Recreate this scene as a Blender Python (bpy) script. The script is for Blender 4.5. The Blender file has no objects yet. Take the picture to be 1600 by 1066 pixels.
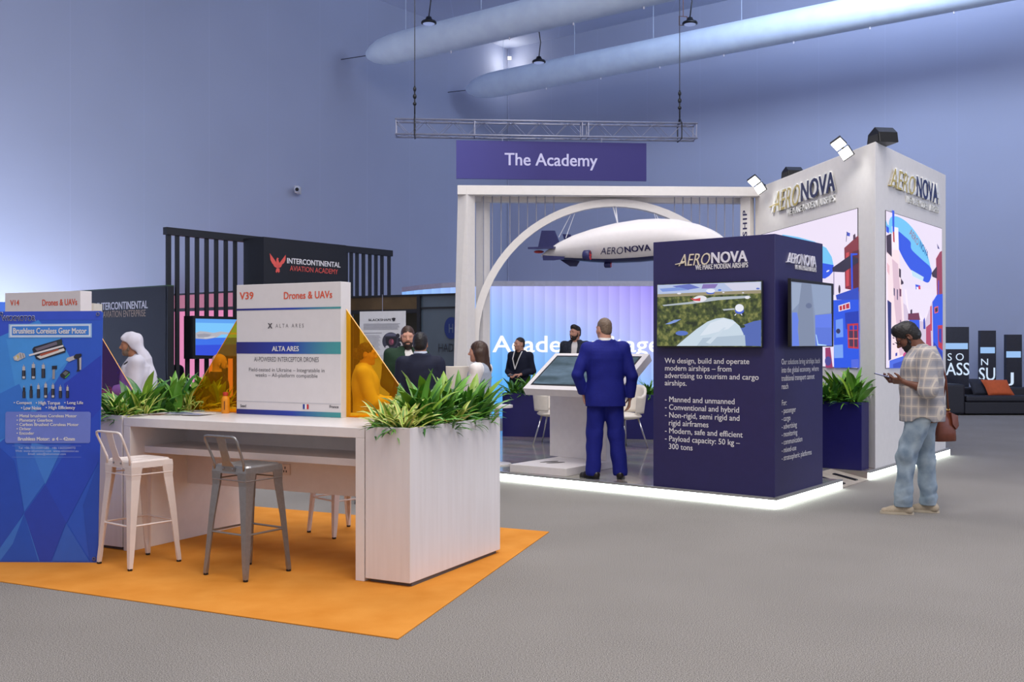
import bpy, math, random
import numpy as np
from mathutils import Vector, Matrix
import openvdb
R = random.Random(7)
SC = bpy.context.scene
COL = SC.collection
# ---------------------------------------------------------------- camera, world, lights, exposure
F, HY, EYE = 1593.0, 540.0, 1.57          # focal length in px of the 1600x1066 frame, horizon row, camera height
cd = bpy.data.cameras.new('camera'); cam = bpy.data.objects.new('camera', cd); COL.objects.link(cam)
cam.location = (0, 0, EYE); cam.rotation_euler = (math.pi/2, 0, 0)
cd.sensor_width = 36; cd.lens = F/1600*36; cd.shift_y = (HY-533)/1600; cd.clip_end = 200
SC.camera = cam
vs = SC.view_settings
vs.view_transform = 'Standard'; vs.look = 'None'; vs.gamma = 1; vs.use_curve_mapping = False; vs.exposure = 0.0
wd = bpy.data.worlds.new('hall_air'); SC.world = wd; wd.use_nodes = True
wd.node_tree.nodes['Background'].inputs[0].default_value = (.66, .645, .70, 1)
wd.node_tree.nodes['Background'].inputs[1].default_value = 0.84

def area(name, loc, aim, size, power, col, sy=None):
    l = bpy.data.lights.new(name, 'AREA'); l.energy = power; l.color = col
    l.shape = 'RECTANGLE'; l.size = size; l.size_y = sy or size
    o = bpy.data.objects.new(name, l); COL.objects.link(o); o.location = loc
    o.rotation_euler = (Vector(aim)-Vector(loc)).to_track_quat('-Z', 'Y').to_euler()
    return o
WARM = (1.0, .93, .86)
area('hall_lamp_or_fill', (-1.5, 3.0, 11.0), (-1.5, 6.5, 0), 5, 300, WARM)
area('hall_lamp_or_fill', (4.5, 7.0, 11.0), (4.0, 8.0, 0), 5, 440, (1, .96, .94))
area('hall_lamp_or_fill', (-1.0, 13.0, 11.0), (-1, 13, 0), 5, 480, (1, .96, .94))
area('hall_lamp_or_fill', (11.0, 17.0, 11.0), (8, 16, 0), 5, 110, (.66, .75, 1))
area('wall_wash', (-10.2, 18.0, .3), (-13.2, 20.2, 2.2), 7, 620, (.80, .87, 1), .6)
area('wall_wash', (7.0, 20.0, 10.9), (9.0, 28.0, 10.0), 7, 620, (.68, .79, 1), 2)  # unseen fill light, added to brighten the upper right wall
area('hall_lamp_or_fill', (2.0, 2.5, 9.5), (1.5, 13.0, .5), 4, 420, (1, .95, .9))  # fill light added near the camera to brighten the stand fronts
area('hall_lamp_or_fill', (14.5, 6.2, 4.2), (5.3, 13.3, 2.0), 5, 320, (.58, .70, 1), 2.5)  # bluish fill added out of view to light the tower's right face
area('wall_wash', (2.0, 29.0, .5), (4.0, 31.5, 6.0), 9, 40, (.62, .72, 1), 1.0)

# ---------------------------------------------------------------- helpers
def lin(c):
    return tuple((x/255/12.92 if x/255 <= .04045 else ((x/255+.055)/1.055)**2.4) for x in c)
MATS = {}
def pm(name, col, rough=.5, metal=0., var=.06, scale=14., bump=0., emit=None, es=1., trans=0., spec=None, coat=0.):
    """Principled material whose base colour is varied by a fine noise (sRGB 0-255 colours)."""
    if name in MATS: return MATS[name]
    m = bpy.data.materials.new(name); m.use_nodes = True; nt = m.node_tree; b = nt.nodes['Principled BSDF']
    L = lin(col)
    b.inputs['Roughness'].default_value = rough; b.inputs['Metallic'].default_value = metal
    if spec is not None: b.inputs['Specular IOR Level'].default_value = spec
    if coat: b.inputs['Coat Weight'].default_value = coat
    tc = nt.nodes.new('ShaderNodeTexCoord'); n = nt.nodes.new('ShaderNodeTexNoise')
    n.inputs['Scale'].default_value = scale; n.inputs['Detail'].default_value = 3
    nt.links.new(tc.outputs['Object'], n.inputs['Vector'])
    if emit is None:
        r = nt.nodes.new('ShaderNodeValToRGB')
        r.color_ramp.elements[0].position = .3; r.color_ramp.elements[1].position = .7
        r.color_ramp.elements[0].color = tuple(x*(1-var) for x in L)+(1,)
        r.color_ramp.elements[1].color = tuple(min(1, x*(1+var)) for x in L)+(1,)
        nt.links.new(n.outputs['Fac'], r.inputs['Fac']); nt.links.new(r.outputs['Color'], b.inputs['Base Color'])
    else:
        b.inputs['Base Color'].default_value = (.02, .02, .02, 1)
        b.inputs['Emission Color'].default_value = lin(emit)+(1,); b.inputs['Emission Strength'].default_value = es
    if bump:
        bp = nt.nodes.new('ShaderNodeBump'); bp.inputs['Strength'].default_value = bump; bp.inputs['Distance'].default_value = .01
        nt.links.new(n.outputs['Fac'], bp.inputs['Height']); nt.links.new(bp.outputs['Normal'], b.inputs['Normal'])
    if trans: b.inputs['Transmission Weight'].default_value = trans
    MATS[name] = m; return m
def em(c, s=1.):                                   # a lit pixel colour of a screen
    return pm('screen_%d_%d_%d_%g' % (c[0], c[1], c[2], s), (0, 0, 0), .35, emit=c, es=s)
def pr(c):                                         # printed ink
    return pm('ink_%d_%d_%d' % tuple(c), c, .55, var=.03)

def ray(px, py): return Vector(((px-800)/F, 1, (HY-py)/F))
def floor_at(px, py, z=0.):
    Y = (EYE-z)*F/(py-HY); return Vector(((px-800)/F*Y, Y, z))
def at(px, py, Y): return Vector((0, 0, EYE)) + ray(px, py)*Y

WM = {}
def wm(o): return WM.get(o.name, Matrix.Identity(4)) if o else Matrix.Identity(4)
class MB:
    def __init__(s): s.v = []; s.f = []; s.m = []; s.cur = 0
    def add(s, vs, fs):
        n = len(s.v); s.v += [Vector(v) for v in vs]; s.f += [[i+n for i in f] for f in fs]; s.m += [s.cur]*len(fs); return s
    def mat(s, i): s.cur = i; return s
    def hexa(s, p):                                # 4 bottom (ccw) + 4 top corners
        return s.add(p, [(3,2,1,0),(4,5,6,7),(0,1,5,4),(1,2,6,5),(2,3,7,6),(3,0,4,7)])
    def box(s, x0, y0, z0, x1, y1, z1, M=None):
        p = [Vector(q) for q in ((x0,y0,z0),(x1,y0,z0),(x1,y1,z0),(x0,y1,z0),(x0,y0,z1),(x1,y0,z1),(x1,y1,z1),(x0,y1,z1))]
        if M: p = [M@q for q in p]
        return s.hexa(p)
    def prism(s, poly, z0, z1):
        n = len(poly); vs = [(x,y,z0) for x,y in poly]+[(x,y,z1) for x,y in poly]
        return s.add(vs, [tuple(range(n-1,-1,-1)), tuple(range(n,2*n))]+[(i,(i+1)%n,n+(i+1)%n,n+i) for i in range(n)])
    def tube(s, pts, r, n=8, closed=False):
        pts = [Vector(p) for p in pts]; N = len(pts); rs = r if isinstance(r, (list, tuple)) else [r]*N
        t0 = (pts[1]-pts[0]).normalized(); up = Vector((0,0,1)) if abs(t0.z) < .9 else Vector((1,0,0))
        u = t0.cross(up).normalized(); vs = []
        for i, p in enumerate(pts):
            if closed: t = (pts[(i+1)%N]-pts[i-1]).normalized()
            else: t = (pts[min(i+1,N-1)]-pts[max(i-1,0)]).normalized()
            u = (u-t*u.dot(t)).normalized(); w = t.cross(u)
            for k in range(n):
                a = 2*math.pi*k/n; vs.append(p+(u*math.cos(a)+w*math.sin(a))*rs[i])
        fs = []
        for i in range(N if closed else N-1):
            j = (i+1) % N
            fs += [(i*n+k, i*n+(k+1)%n, j*n+(k+1)%n, j*n+k) for k in range(n)]
        if not closed: fs += [tuple(range(n-1,-1,-1)), tuple((N-1)*n+k for k in range(n))]
        return s.add(vs, fs)
    def lathe(s, prof, c=(0,0,0), n=20, M=None):
        c = Vector(c); vs = []
        for r, z in prof:
            for k in range(n):
                a = 2*math.pi*k/n; q = Vector((r*math.cos(a), r*math.sin(a), z)); vs.append((M@q if M else q)+c)
        N = len(prof); fs = [(i*n+k, i*n+(k+1)%n, (i+1)*n+(k+1)%n, (i+1)*n+k) for i in range(N-1) for k in range(n)]
        fs += [tuple(range(n-1,-1,-1)), tuple((N-1)*n+k for k in range(n))]
        return s.add(vs, fs)
    def ball(s, c, r, n=12, sc=(1,1,1)):
        c = Vector(c); vs = []; fs = []; m = n//2
        for i in range(1, m):
            t = math.pi*i/m
            for k in range(n):
                a = 2*math.pi*k/n; vs.append(c+Vector((r*sc[0]*math.sin(t)*math.cos(a), r*sc[1]*math.sin(t)*math.sin(a), r*sc[2]*math.cos(t))))
        top = len(vs); vs += [c+Vector((0,0,r*sc[2])), c-Vector((0,0,r*sc[2]))]
        for i in range(m-2): fs += [(i*n+k, (i+1)*n+k, (i+1)*n+(k+1)%n, i*n+(k+1)%n) for k in range(n)]
        fs += [(top, k, (k+1)%n) for k in range(n)]+[(top+1, (m-2)*n+(k+1)%n, (m-2)*n+k) for k in range(n)]
        return s.add(vs, fs)
    def build(s, name, mats, parent=None, smooth=False, bevel=0., at_=None):
        if not isinstance(mats, (list, tuple)): mats = [mats]
        if parent is not None:
            inv = wm(parent).inverted(); vs = [inv@v for v in s.v]; org = None
        else:
            if at_ is None:
                xs = [v.x for v in s.v]; ys = [v.y for v in s.v]; zs = [v.z for v in s.v]
                org = Vector(((min(xs)+max(xs))/2, (min(ys)+max(ys))/2, min(zs)))
            else: org = Vector(at_)
            vs = [v-org for v in s.v]
        me = bpy.data.meshes.new(name); me.from_pydata([tuple(v) for v in vs], [], s.f)
        for m in mats: me.materials.append(m)
        for i, p in enumerate(me.polygons): p.material_index = s.m[i]; p.use_smooth = smooth
        me.update()
        o = bpy.data.objects.new(name, me); COL.objects.link(o)
        if parent is not None: o.parent = parent; WM[o.name] = wm(parent)
        else: o.location = org; WM[o.name] = Matrix.Translation(org)
        if bevel:
            bm = o.modifiers.new('edge', 'BEVEL'); bm.width = bevel; bm.segments = 2; bm.limit_method = 'ANGLE'
        return o
def tag(o, label, cat, group=None):
    o['label'] = label; o['category'] = cat
    if group: o['group'] = group
    return o
def thing(name, label, cat, loc=(0,0,0), rz=0., group=None):
    o = bpy.data.objects.new(name, None); COL.objects.link(o); o.location = loc; o.rotation_euler = (0,0,rz)
    o.empty_display_size = .1
    WM[o.name] = Matrix.Translation(Vector(loc))@Matrix.Rotation(rz, 4, 'Z'); return tag(o, label, cat, group)
def structure(o): o['kind'] = 'structure'; return o
def dup(root, loc, rz, label, group=None):
    r = root.copy(); COL.objects.link(r); r.location = loc; r.rotation_euler = (0,0,rz); r['label'] = label
    if group: r['group'] = group
    for ch in list(root.children):
        c = ch.copy(); COL.objects.link(c); c.parent = r
        for g in list(ch.children):
            d = g.copy(); COL.objects.link(d); d.parent = c
    return r

class Face:
    """A vertical plane through floor points p (left end seen from outside) and q (right end)."""
    def __init__(s, p, q):
        s.o = Vector((p[0], p[1], 0)); d = Vector((q[0]-p[0], q[1]-p[1], 0)); s.len = d.length
        s.u = d.normalized(); s.n = s.u.cross(Vector((0,0,1)))
    def pt(s, u, v, off=0.): return s.o+s.u*u+Vector((0,0,v))+s.n*off
    def uv(s, px, py, off=0.):
        r = ray(px, py); e = Vector((0,0,EYE)); o = s.o+s.n*off
        t = (o-e).dot(s.n)/r.dot(s.n); w = e+r*t-o; return w.dot(s.u), w.z
    def box(s, mb, u0, v0, u1, v1, o0, o1):
        return mb.hexa([s.pt(u0,v0,o1), s.pt(u1,v0,o1), s.pt(u1,v0,o0), s.pt(u0,v0,o0), s.pt(u0,v1,o1), s.pt(u1,v1,o1), s.pt(u1,v1,o0), s.pt(u0,v1,o0)])
    def poly(s, mb, uvs, off):
        vs = [s.pt(u, v, off) for u, v in uvs]; return mb.add(vs, [tuple(range(len(vs)))])

def glyphs(body, bold=0., align='LEFT', line=1., shear=0., space=1., ext=0.):
    c = bpy.data.curves.new('lettering', 'FONT'); c.body = body; c.align_x = align; c.space_line = line; c.shear = shear
    c.space_character = space; c.offset = min(bold, 0.); c.resolution_u = 3; c.extrude = ext; c.fill_mode = 'BOTH'
    o = bpy.data.objects.new('lettering', c); me = bpy.data.meshes.new_from_object(o)
    vs = [tuple(v.co) for v in me.vertices]; fs = [tuple(p.vertices) for p in me.polygons]
    if bold > 0:                                   # heavier weight: the outline repeated with small shifts
        v0, f0, n = list(vs), list(fs), len(vs)
        for j, (dx, dy) in enumerate(((1,.5),(1,-.5),(-1,.5),(-1,-.5))):
            vs += [(x+dx*bold*.8, y+dy*bold*.8, z+(j+1)*(.03 if ext else .00025)) for x, y, z in v0]; fs += [tuple(i+n*(j+1) for i in f) for f in f0]
    bpy.data.objects.remove(o); bpy.data.curves.remove(c); bpy.data.meshes.remove(me); return vs, fs
def text(body, face, x0, x1, y0, y1, mat, parent, name='lettering', bold=0., align='LEFT', line=1., shear=0., space=1., off=.0015, depth=0., rot=0., fo=None, uvbox=None):
    """Lettering whose ink fills the given extents (photo pixels, or metres on the face with uvbox)."""
    fo = off if fo is None else fo
    vs, fs = glyphs(body, bold, align, line, shear, space, .5 if depth else 0.)
    xs = [v[0] for v in vs]; ys = [v[1] for v in vs]; a0, a1, b0, b1 = min(xs), max(xs), min(ys), max(ys)
    if uvbox: u0, u1, v0, v1 = uvbox
    else:
        xm, ym = (x0+x1)/2, (y0+y1)/2
        u0 = face.uv(x0, ym, fo)[0]; u1 = face.uv(x1, ym, fo)[0]; v1 = face.uv(xm, y0, fo)[1]; v0 = face.uv(xm, y1, fo)[1]
    mb = MB(); out = []; cr, sr = math.cos(rot), math.sin(rot); cu, cv = (u0+u1)/2, (v0+v1)/2
    for x, y, z in vs:
        u = (x-a0)/(a1-a0)*(u1-u0)-(u1-u0)/2; v = (y-b0)/(b1-b0)*(v1-v0)-(v1-v0)/2
        out.append(face.pt(cu+u*cr-v*sr, cv+u*sr+v*cr, off+(z+.5)*depth if depth else off+z))
    mb.add(out, fs); return mb.build(name, mat, parent)
def soft(pts, n=5):
    """A closed smooth outline through the points (Catmull-Rom)."""
    out = []; N = len(pts)
    for i in range(N):
        p0, p1, p2, p3 = (pts[(i+k-1) % N] for k in range(4))
        for j in range(n):
            t = j/n; out.append(tuple(.5*(2*p1[a]+(p2[a]-p0[a])*t+(2*p0[a]-5*p1[a]+4*p2[a]-p3[a])*t*t+(3*p1[a]-p0[a]-3*p2[a]+p3[a])*t**3) for a in (0, 1)))
    return out
def picture(face, name, parent, layers, off, conv=None, step=.0012):
    """A picture made of flat colour patches lying on the face; layers = [(colour, points in photo px), ...]."""
    mb = MB(); cols = []
    for i, (c, pts) in enumerate(layers):
        m = c if not isinstance(c, tuple) else em(c)
        if m not in cols: cols.append(m)
        mb.mat(cols.index(m))
        q = [conv(*p) if conv else p for p in pts]
        face.poly(mb, [face.uv(x, y, off) for x, y in q], off+i*step if i < 12 else off+12*step+(i-12)*step*.25)
    return mb.build(name, cols, parent)
def blob(cx, cy, rx, ry, n=18, rot=0., a0=0., a1=360.):
    out = []
    for k in range(n):
        a = math.radians(a0+(a1-a0)*k/(n-1 if a1-a0 < 359 else n)); x, y = rx*math.cos(a), ry*math.sin(a)
        out.append((cx+x*math.cos(rot)-y*math.sin(rot), cy+x*math.sin(rot)+y*math.cos(rot)))
    return out
def rect(x0, y0, x1, y1): return [(x0,y0),(x1,y0),(x1,y1),(x0,y1)]

# ---------------------------------------------------------------- common materials
def node_mat(name, rough=.6):
    m = bpy.data.materials.new(name); m.use_nodes = True; MATS[name] = m
    return m, m.node_tree, m.node_tree.nodes['Principled BSDF']
WHITE = pm('white_laminate', (232, 226, 224), .32, var=.025)
WHITEM = pm('white_paint_matt', (232, 228, 224), .6, var=.02)
NAVY = pm('navy_panel', (40, 36, 88), .45, var=.05)
NAVYP = pm('navy_planter_lacquer', (30, 28, 92), .3, var=.05)
BLACK = pm('black_plastic', (16, 16, 18), .4, var=.1)
BLACKP = pm('black_panel', (24, 26, 34), .6, var=.08)
STEEL = pm('brushed_steel', (150, 150, 155), .35, .9, var=.05)
ALU = pm('aluminium_tube', (150, 153, 172), .45, .5, var=.05)
INK = pr((38, 34, 84)); INKW = pr((226, 224, 228)); ORANGEINK = pr((228, 92, 60)); GOLD = pr((196, 178, 110)); GREYINK = pr((95, 92, 98))

# carpet
m, nt, b = node_mat('grey_carpet'); b.inputs['Roughness'].default_value = .95; b.inputs['Specular IOR Level'].default_value = .15
tc = nt.nodes.new('ShaderNodeTexCoord'); n1 = nt.nodes.new('ShaderNodeTexNoise'); n1.inputs['Scale'].default_value = 170; n1.inputs['Detail'].default_value = 4
n2 = nt.nodes.new('ShaderNodeTexNoise'); n2.inputs['Scale'].default_value = .8
r1 = nt.nodes.new('ShaderNodeValToRGB'); r1.color_ramp.elements[0].position = .34; r1.color_ramp.elements[1].position = .66
r1.color_ramp.elements[0].color = lin((88, 85, 81))+(1,); r1.color_ramp.elements[1].color = lin((182, 176, 169))+(1,)
mx = nt.nodes.new('ShaderNodeMixRGB'); mx.blend_type = 'MULTIPLY'; mx.inputs[0].default_value = .25
for n_ in (n1, n2): nt.links.new(tc.outputs['Object'], n_.inputs['Vector'])
nt.links.new(n1.outputs['Fac'], r1.inputs['Fac']); nt.links.new(r1.outputs['Color'], mx.inputs[1]); nt.links.new(n2.outputs['Fac'], mx.inputs[2])
bp = nt.nodes.new('ShaderNodeBump'); bp.inputs['Strength'].default_value = .3; bp.inputs['Distance'].default_value = .003
nt.links.new(n1.outputs['Fac'], bp.inputs['Height']); nt.links.new(bp.outputs['Normal'], b.inputs['Normal']); nt.links.new(mx.outputs[0], b.inputs['Base Color'])
CARPET = m
# tent lining: pale cloth with faint vertical seams
def lining(name, col, freq, axis):
    m, nt, b = node_mat(name); b.inputs['Roughness'].default_value = .8
    tc = nt.nodes.new('ShaderNodeTexCoord'); sp = nt.nodes.new('ShaderNodeSeparateXYZ'); nt.links.new(tc.outputs['Object'], sp.inputs[0])
    a = nt.nodes.new('ShaderNodeMath'); a.operation = 'MULTIPLY'; a.inputs[1].default_value = freq; nt.links.new(sp.outputs[axis], a.inputs[0])
    f = nt.nodes.new('ShaderNodeMath'); f.operation = 'FRACT'; nt.links.new(a.outputs[0], f.inputs[0])
    r = nt.nodes.new('ShaderNodeValToRGB'); e = r.color_ramp.elements; L = lin(col)
    e[0].position = 0; e[0].color = tuple(x*1.12 for x in L)+(1,); e[1].position = .012; e[1].color = L+(1,)
    nt.links.new(f.outputs[0], r.inputs['Fac'])
    n = nt.nodes.new('ShaderNodeTexNoise'); n.inputs['Scale'].default_value = .35; nt.links.new(tc.outputs['Object'], n.inputs['Vector'])
    mx = nt.nodes.new('ShaderNodeMixRGB'); mx.blend_type = 'MULTIPLY'; mx.inputs[0].default_value = .15
    nt.links.new(r.outputs['Color'], mx.inputs[1]); nt.links.new(n.outputs['Fac'], mx.inputs[2]); nt.links.new(mx.outputs[0], b.inputs['Base Color'])
    return m
LINING = lining('pale_tent_lining', (170, 179, 206), .55, 0)
LININGC = lining('pale_tent_ceiling', (204, 214, 240), .3, 0)

# ---------------------------------------------------------------- hall shell
ax_b = Vector((.79, -.613, 0)); ax_a = Vector((.613, .79, 0))
wa = Vector((.605, .796, 0)); wb = Vector((.796, -.605, 0)); CORN = Vector((-.15, 35, 0)); HH = 11.75
mb = MB(); mb.box(-24, -4, -.1, 26, 40, 0); structure(mb.build('floor', CARPET))
ANGW = math.atan2(wb.y, wb.x)
def wall(name, p, q, m, t=.15):
    p = Vector(p); q = Vector(q); L = (q-p).length
    o = MB().box(0, 0, 0, L, t, HH).build(name, m, at_=(0,0,0)); o.location = (p.x, p.y, 0)
    o.rotation_euler = (0, 0, math.atan2(q.y-p.y, q.x-p.x)); return structure(o)
wall('wall_left', CORN-wa*34, CORN, LINING)
wall('wall_right', CORN, CORN+wb*30, LINING)
mb = MB(); c0, c1, c2, c3 = CORN-wa*34, CORN, CORN+wb*30, CORN+wb*30-wa*34
mb.hexa([Vector((p.x, p.y, HH)) for p in (c0, c3, c2, c1)]+[Vector((p.x, p.y, HH+.1)) for p in (c0, c3, c2, c1)])
structure(mb.build('ceiling', LININGC))
mb = MB(); mb.tube([CORN+Vector((.02,-.03,0)), CORN+Vector((.02,-.03,HH))], .02); structure(mb.build('trim_1', LINING))
# ---------------------------------------------------------------- orange carpet
m, nt, b = node_mat('orange_carpet'); b.inputs['Roughness'].default_value = .95; b.inputs['Specular IOR Level'].default_value = .1
tc = nt.nodes.new('ShaderNodeTexCoord'); n1 = nt.nodes.new('ShaderNodeTexNoise'); n1.inputs['Scale'].default_value = 160
n2 = nt.nodes.new('ShaderNodeTexNoise'); n2.inputs['Scale'].default_value = 3.5; n2.inputs['Detail'].default_value = 5
r1 = nt.nodes.new('ShaderNodeValToRGB'); r1.color_ramp.elements[0].position = .3; r1.color_ramp.elements[1].position = .7
r1.color_ramp.elements[0].color = lin((206, 130, 46))+(1,); r1.color_ramp.elements[1].color = lin((222, 150, 66))+(1,)
mxm = nt.nodes.new('ShaderNodeMath'); mxm.operation = 'MULTIPLY_ADD'; mxm.inputs[1].default_value = .3
nt.links.new(n1.outputs['Fac'], mxm.inputs[0]); nt.links.new(n2.outputs['Fac'], mxm.inputs[2]); mxm2 = nt.nodes.new('ShaderNodeMath'); mxm2.operation = 'MULTIPLY'; mxm2.inputs[1].default_value = .78
nt.links.new(mxm.outputs[0], mxm2.inputs[0]); nt.links.new(mxm2.outputs[0], r1.inputs['Fac'])
for n_ in (n1, n2): nt.links.new(tc.outputs['Object'], n_.inputs['Vector'])
nt.links.new(r1.outputs['Color'], b.inputs['Base Color'])
pts = [floor_at(-330, 862), floor_at(622, 1000), floor_at(858, 832), floor_at(371, 790), floor_at(-120, 752)]
mb = MB(); mb.prism([(p.x, p.y) for p in pts], .0005, .006)
tag(mb.build('orange_carpet', m), 'flat orange carpet laid on the grey floor under the white counters', 'carpet')

# ---------------------------------------------------------------- raised stand floor with lit edge
S0 = Vector((2.527, 9.77, 0))
def st(bb, aa, z=0.): p = S0+ax_b*bb+ax_a*aa; return Vector((p.x, p.y, z))
def st2(bb, aa): p = st(bb, aa); return (p.x, p.y)
STR = math.atan2(ax_b.y, ax_b.x)
m, nt, b = node_mat('grey_laminate_floor'); b.inputs['Roughness'].default_value = .16; b.inputs['Coat Weight'].default_value = .25
tc = nt.nodes.new('ShaderNodeTexCoord'); br = nt.nodes.new('ShaderNodeTexBrick'); mp = nt.nodes.new('ShaderNodeMapping'); mp.inputs['Rotation'].default_value = (0, 0, .66)
br.inputs['Scale'].default_value = 1.0; br.inputs['Brick Width'].default_value = 1.3; br.inputs['Row Height'].default_value = .2; br.inputs['Mortar Size'].default_value = .004
br.inputs['Color1'].default_value = lin((156, 151, 146))+(1,); br.inputs['Color2'].default_value = lin((132, 127, 123))+(1,); br.inputs['Mortar'].default_value = lin((80, 78, 80))+(1,)
n = nt.nodes.new('ShaderNodeTexNoise'); n.inputs['Scale'].default_value = 2.5; n.inputs['Detail'].default_value = 5; n.inputs['Distortion'].default_value = 1.2
mx = nt.nodes.new('ShaderNodeMixRGB'); mx.blend_type = 'OVERLAY'; mx.inputs[0].default_value = .5
nt.links.new(tc.outputs['Object'], mp.inputs[0]); nt.links.new(mp.outputs[0], br.inputs['Vector']); nt.links.new(mp.outputs[0], n.inputs['Vector'])
nt.links.new(br.outputs['Color'], mx.inputs[1]); nt.links.new(n.outputs['Color'], mx.inputs[2]); nt.links.new(mx.outputs[0], b.inputs['Base Color'])
DECKM = m
LEDW = pm('white_light_strip', (255, 255, 255), .4, emit=(240, 255, 250), es=8)
deck = thing('stand_platform', 'low grey laminate stand floor with a glowing white edge under the navy kiosk', 'platform', st(-3.2, 3))
mb = MB(); mb.prism([st2(*p) for p in ((-6.9,.02),(-.02,.02),(-.02,1.78),(-.45,1.78),(-.45,2.66),(-.02,2.66),(-.02,6.05),(-6.9,6.05))], .0, .1)
mb.build('deck', DECKM, deck)
LIP = pm('grey_edge_profile', (150, 150, 150), .4, .3)
for (p, q) in (((-6.9,0),(.015,0)), ((0,0),(0,1.76)), ((0,2.66),(0,6.06))):
    a, c = st(*p), st(*q); f = Face(a, c)
    mb = MB(); f.box(mb, 0, .006, f.len, .086, -.012, .012); mb.build('light_strip', LEDW, deck)
    mb = MB(); f.box(mb, 0, .086, f.len, .106, -.03, .016); mb.build('edge_profile', LIP, deck)
mb = MB(); p = [st(-.45,1.78), st(.0,1.78), st(.0,2.66), st(-.45,2.66)]
mb.hexa([Vector((q.x,q.y,0)) for q in p]+[Vector((p[0].x,p[0].y,.1)), Vector((p[1].x,p[1].y,.012)), Vector((p[2].x,p[2].y,.012)), Vector((p[3].x,p[3].y,.1))])
mb.build('ramp', pm('pale_wood_ramp', (172,162,150), .5, var=.15, scale=6), deck)
for k, aa in enumerate((1.95, 2.35)):
    mb = MB(); mb.hexa([st(-.44+.12*k,aa,.09-.02*k), st(-.05,aa,.02), st(-.05,aa+.08,.02), st(-.44+.12*k,aa+.08,.09-.02*k), st(-.44+.12*k,aa,.108-.024*k), st(-.05,aa,.0325), st(-.05,aa+.08,.0325), st(-.44+.12*k,aa+.08,.108-.024*k)])
    mb.build('grip_strip', BLACK, deck)

# ---------------------------------------------------------------- navy kiosk
kio = thing('display_kiosk', 'square navy blue display kiosk at the corner of the lit stand, with white text', 'kiosk', st(-.7, .67, .1), STR)
mb = MB(); mb.prism([st2(-1.37,.05), st2(-.03,.05), st2(-.03,1.29), st2(-1.37,1.29)], .1, 2.648); mb.build('body', NAVY, kio, bevel=.004)
KL = Face(st(-1.37,.05), st(-.03,.05)); KR = Face(st(-.03,.05), st(-.03,1.29))
c3 = lambda x, y: (1000+x/4.2625, 350+y/4.2625)
def logo(face, parent, ax0, ax1, ay0, ay1, nx0, nx1, ny0, ny1, tx0, tx1, ty0, ty1, m1, m2, m3, halo=None, d=.012):
    if halo:
        text('AERO', face, ax0-1, ax1+1, ay0-1, ay1+1, halo, parent, 'logo', .035, shear=.3, depth=d, off=.001)
        text('NOVA', face, nx0-1, nx1+1, ny0-1, ny1+1, halo, parent, 'logo', .05, depth=d, off=.001)
    text('AERO', face, ax0, ax1, ay0, ay1, m1, parent, 'logo', -.005, shear=.3, depth=.004 if halo else d, off=d+.001 if halo else .001)
    text('NOVA', face, nx0, nx1, ny0, ny1, m2, parent, 'logo', .03, depth=.004 if halo else d, off=d+.001 if halo else .001)
    text('WE MAKE MODERN AIRSHIPS', face, tx0, tx1, ty0, ty1, m3, parent, 'slogan', .012, depth=d*.7, off=.001)
    f = face; am = (ay0+ay1)/2; y = ay1-(ay1-ay0)*.22
    u0, v0 = f.uv(ax0-(ax1-ax0)*.10, y+(ay1-ay0)*.1); u1, v1 = f.uv(ax0+(ax1-ax0)*.17, y)
    v0 = v1-.012
    mb = MB(); mb.hexa([f.pt(u0,v0-.004,d+.006), f.pt(u1,v1-.006,d+.006), f.pt(u1,v1-.006,.001), f.pt(u0,v0-.004,.001), f.pt(u0,v0+.004,d+.006), f.pt(u1,v1+.008,d+.006), f.pt(u1,v1+.008,.001), f.pt(u0,v0+.004,.001)])
    mb.build('logo_swoosh', m1, parent)
SILV = pm('silver_white_letters', (228, 226, 236), .35, .1); WGOLD = pm('champagne_letters', (232, 220, 196), .35, .2)
logo(KL, kio, 1061, 1110, 396.5, 415, 1112, 1168, 393, 410.5, 1087, 1169, 412, 420, WGOLD, SILV, INKW)
logo(KR, kio, 1229.5, 1250, 396, 412, 1250.5, 1274, 399, 416.5, 1241.5, 1274.5, 416, 423, SILV, SILV, INKW)
text('We design, build and operate\nmodern airships – from\nadvertising to tourism and cargo\nairships.', KL, 1038.5, 1185.5, 560, 607, INKW, kio, 'paragraph_lettering', .012, line=.98)
text('- Manned and unmanned\n- Conventional and hybrid\n- Non-rigid, semi rigid and\n  rigid airframes\n- Modern, safe and efficient\n- Payload capacity: 50 kg –\n  300 tons', KL, 1039, 1160.5, 621.5, 705.5, INKW, kio, 'bullet_lettering', .012)
text('Our solutions bring airships back\ninto the global economy, where\ntraditional transport cannot\nreach', KR, 1221, 1281.5, 560, 606, INKW, kio, 'paragraph_lettering', .008)
text('For:\n- passenger\n- cargo\n- advertising\n- monitoring\n- communication\n- mixed-use\n- stratospheric platforms', KR, 1221.5, 1268, 623, 718, INKW, kio, 'bullet_lettering', .008)

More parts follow.
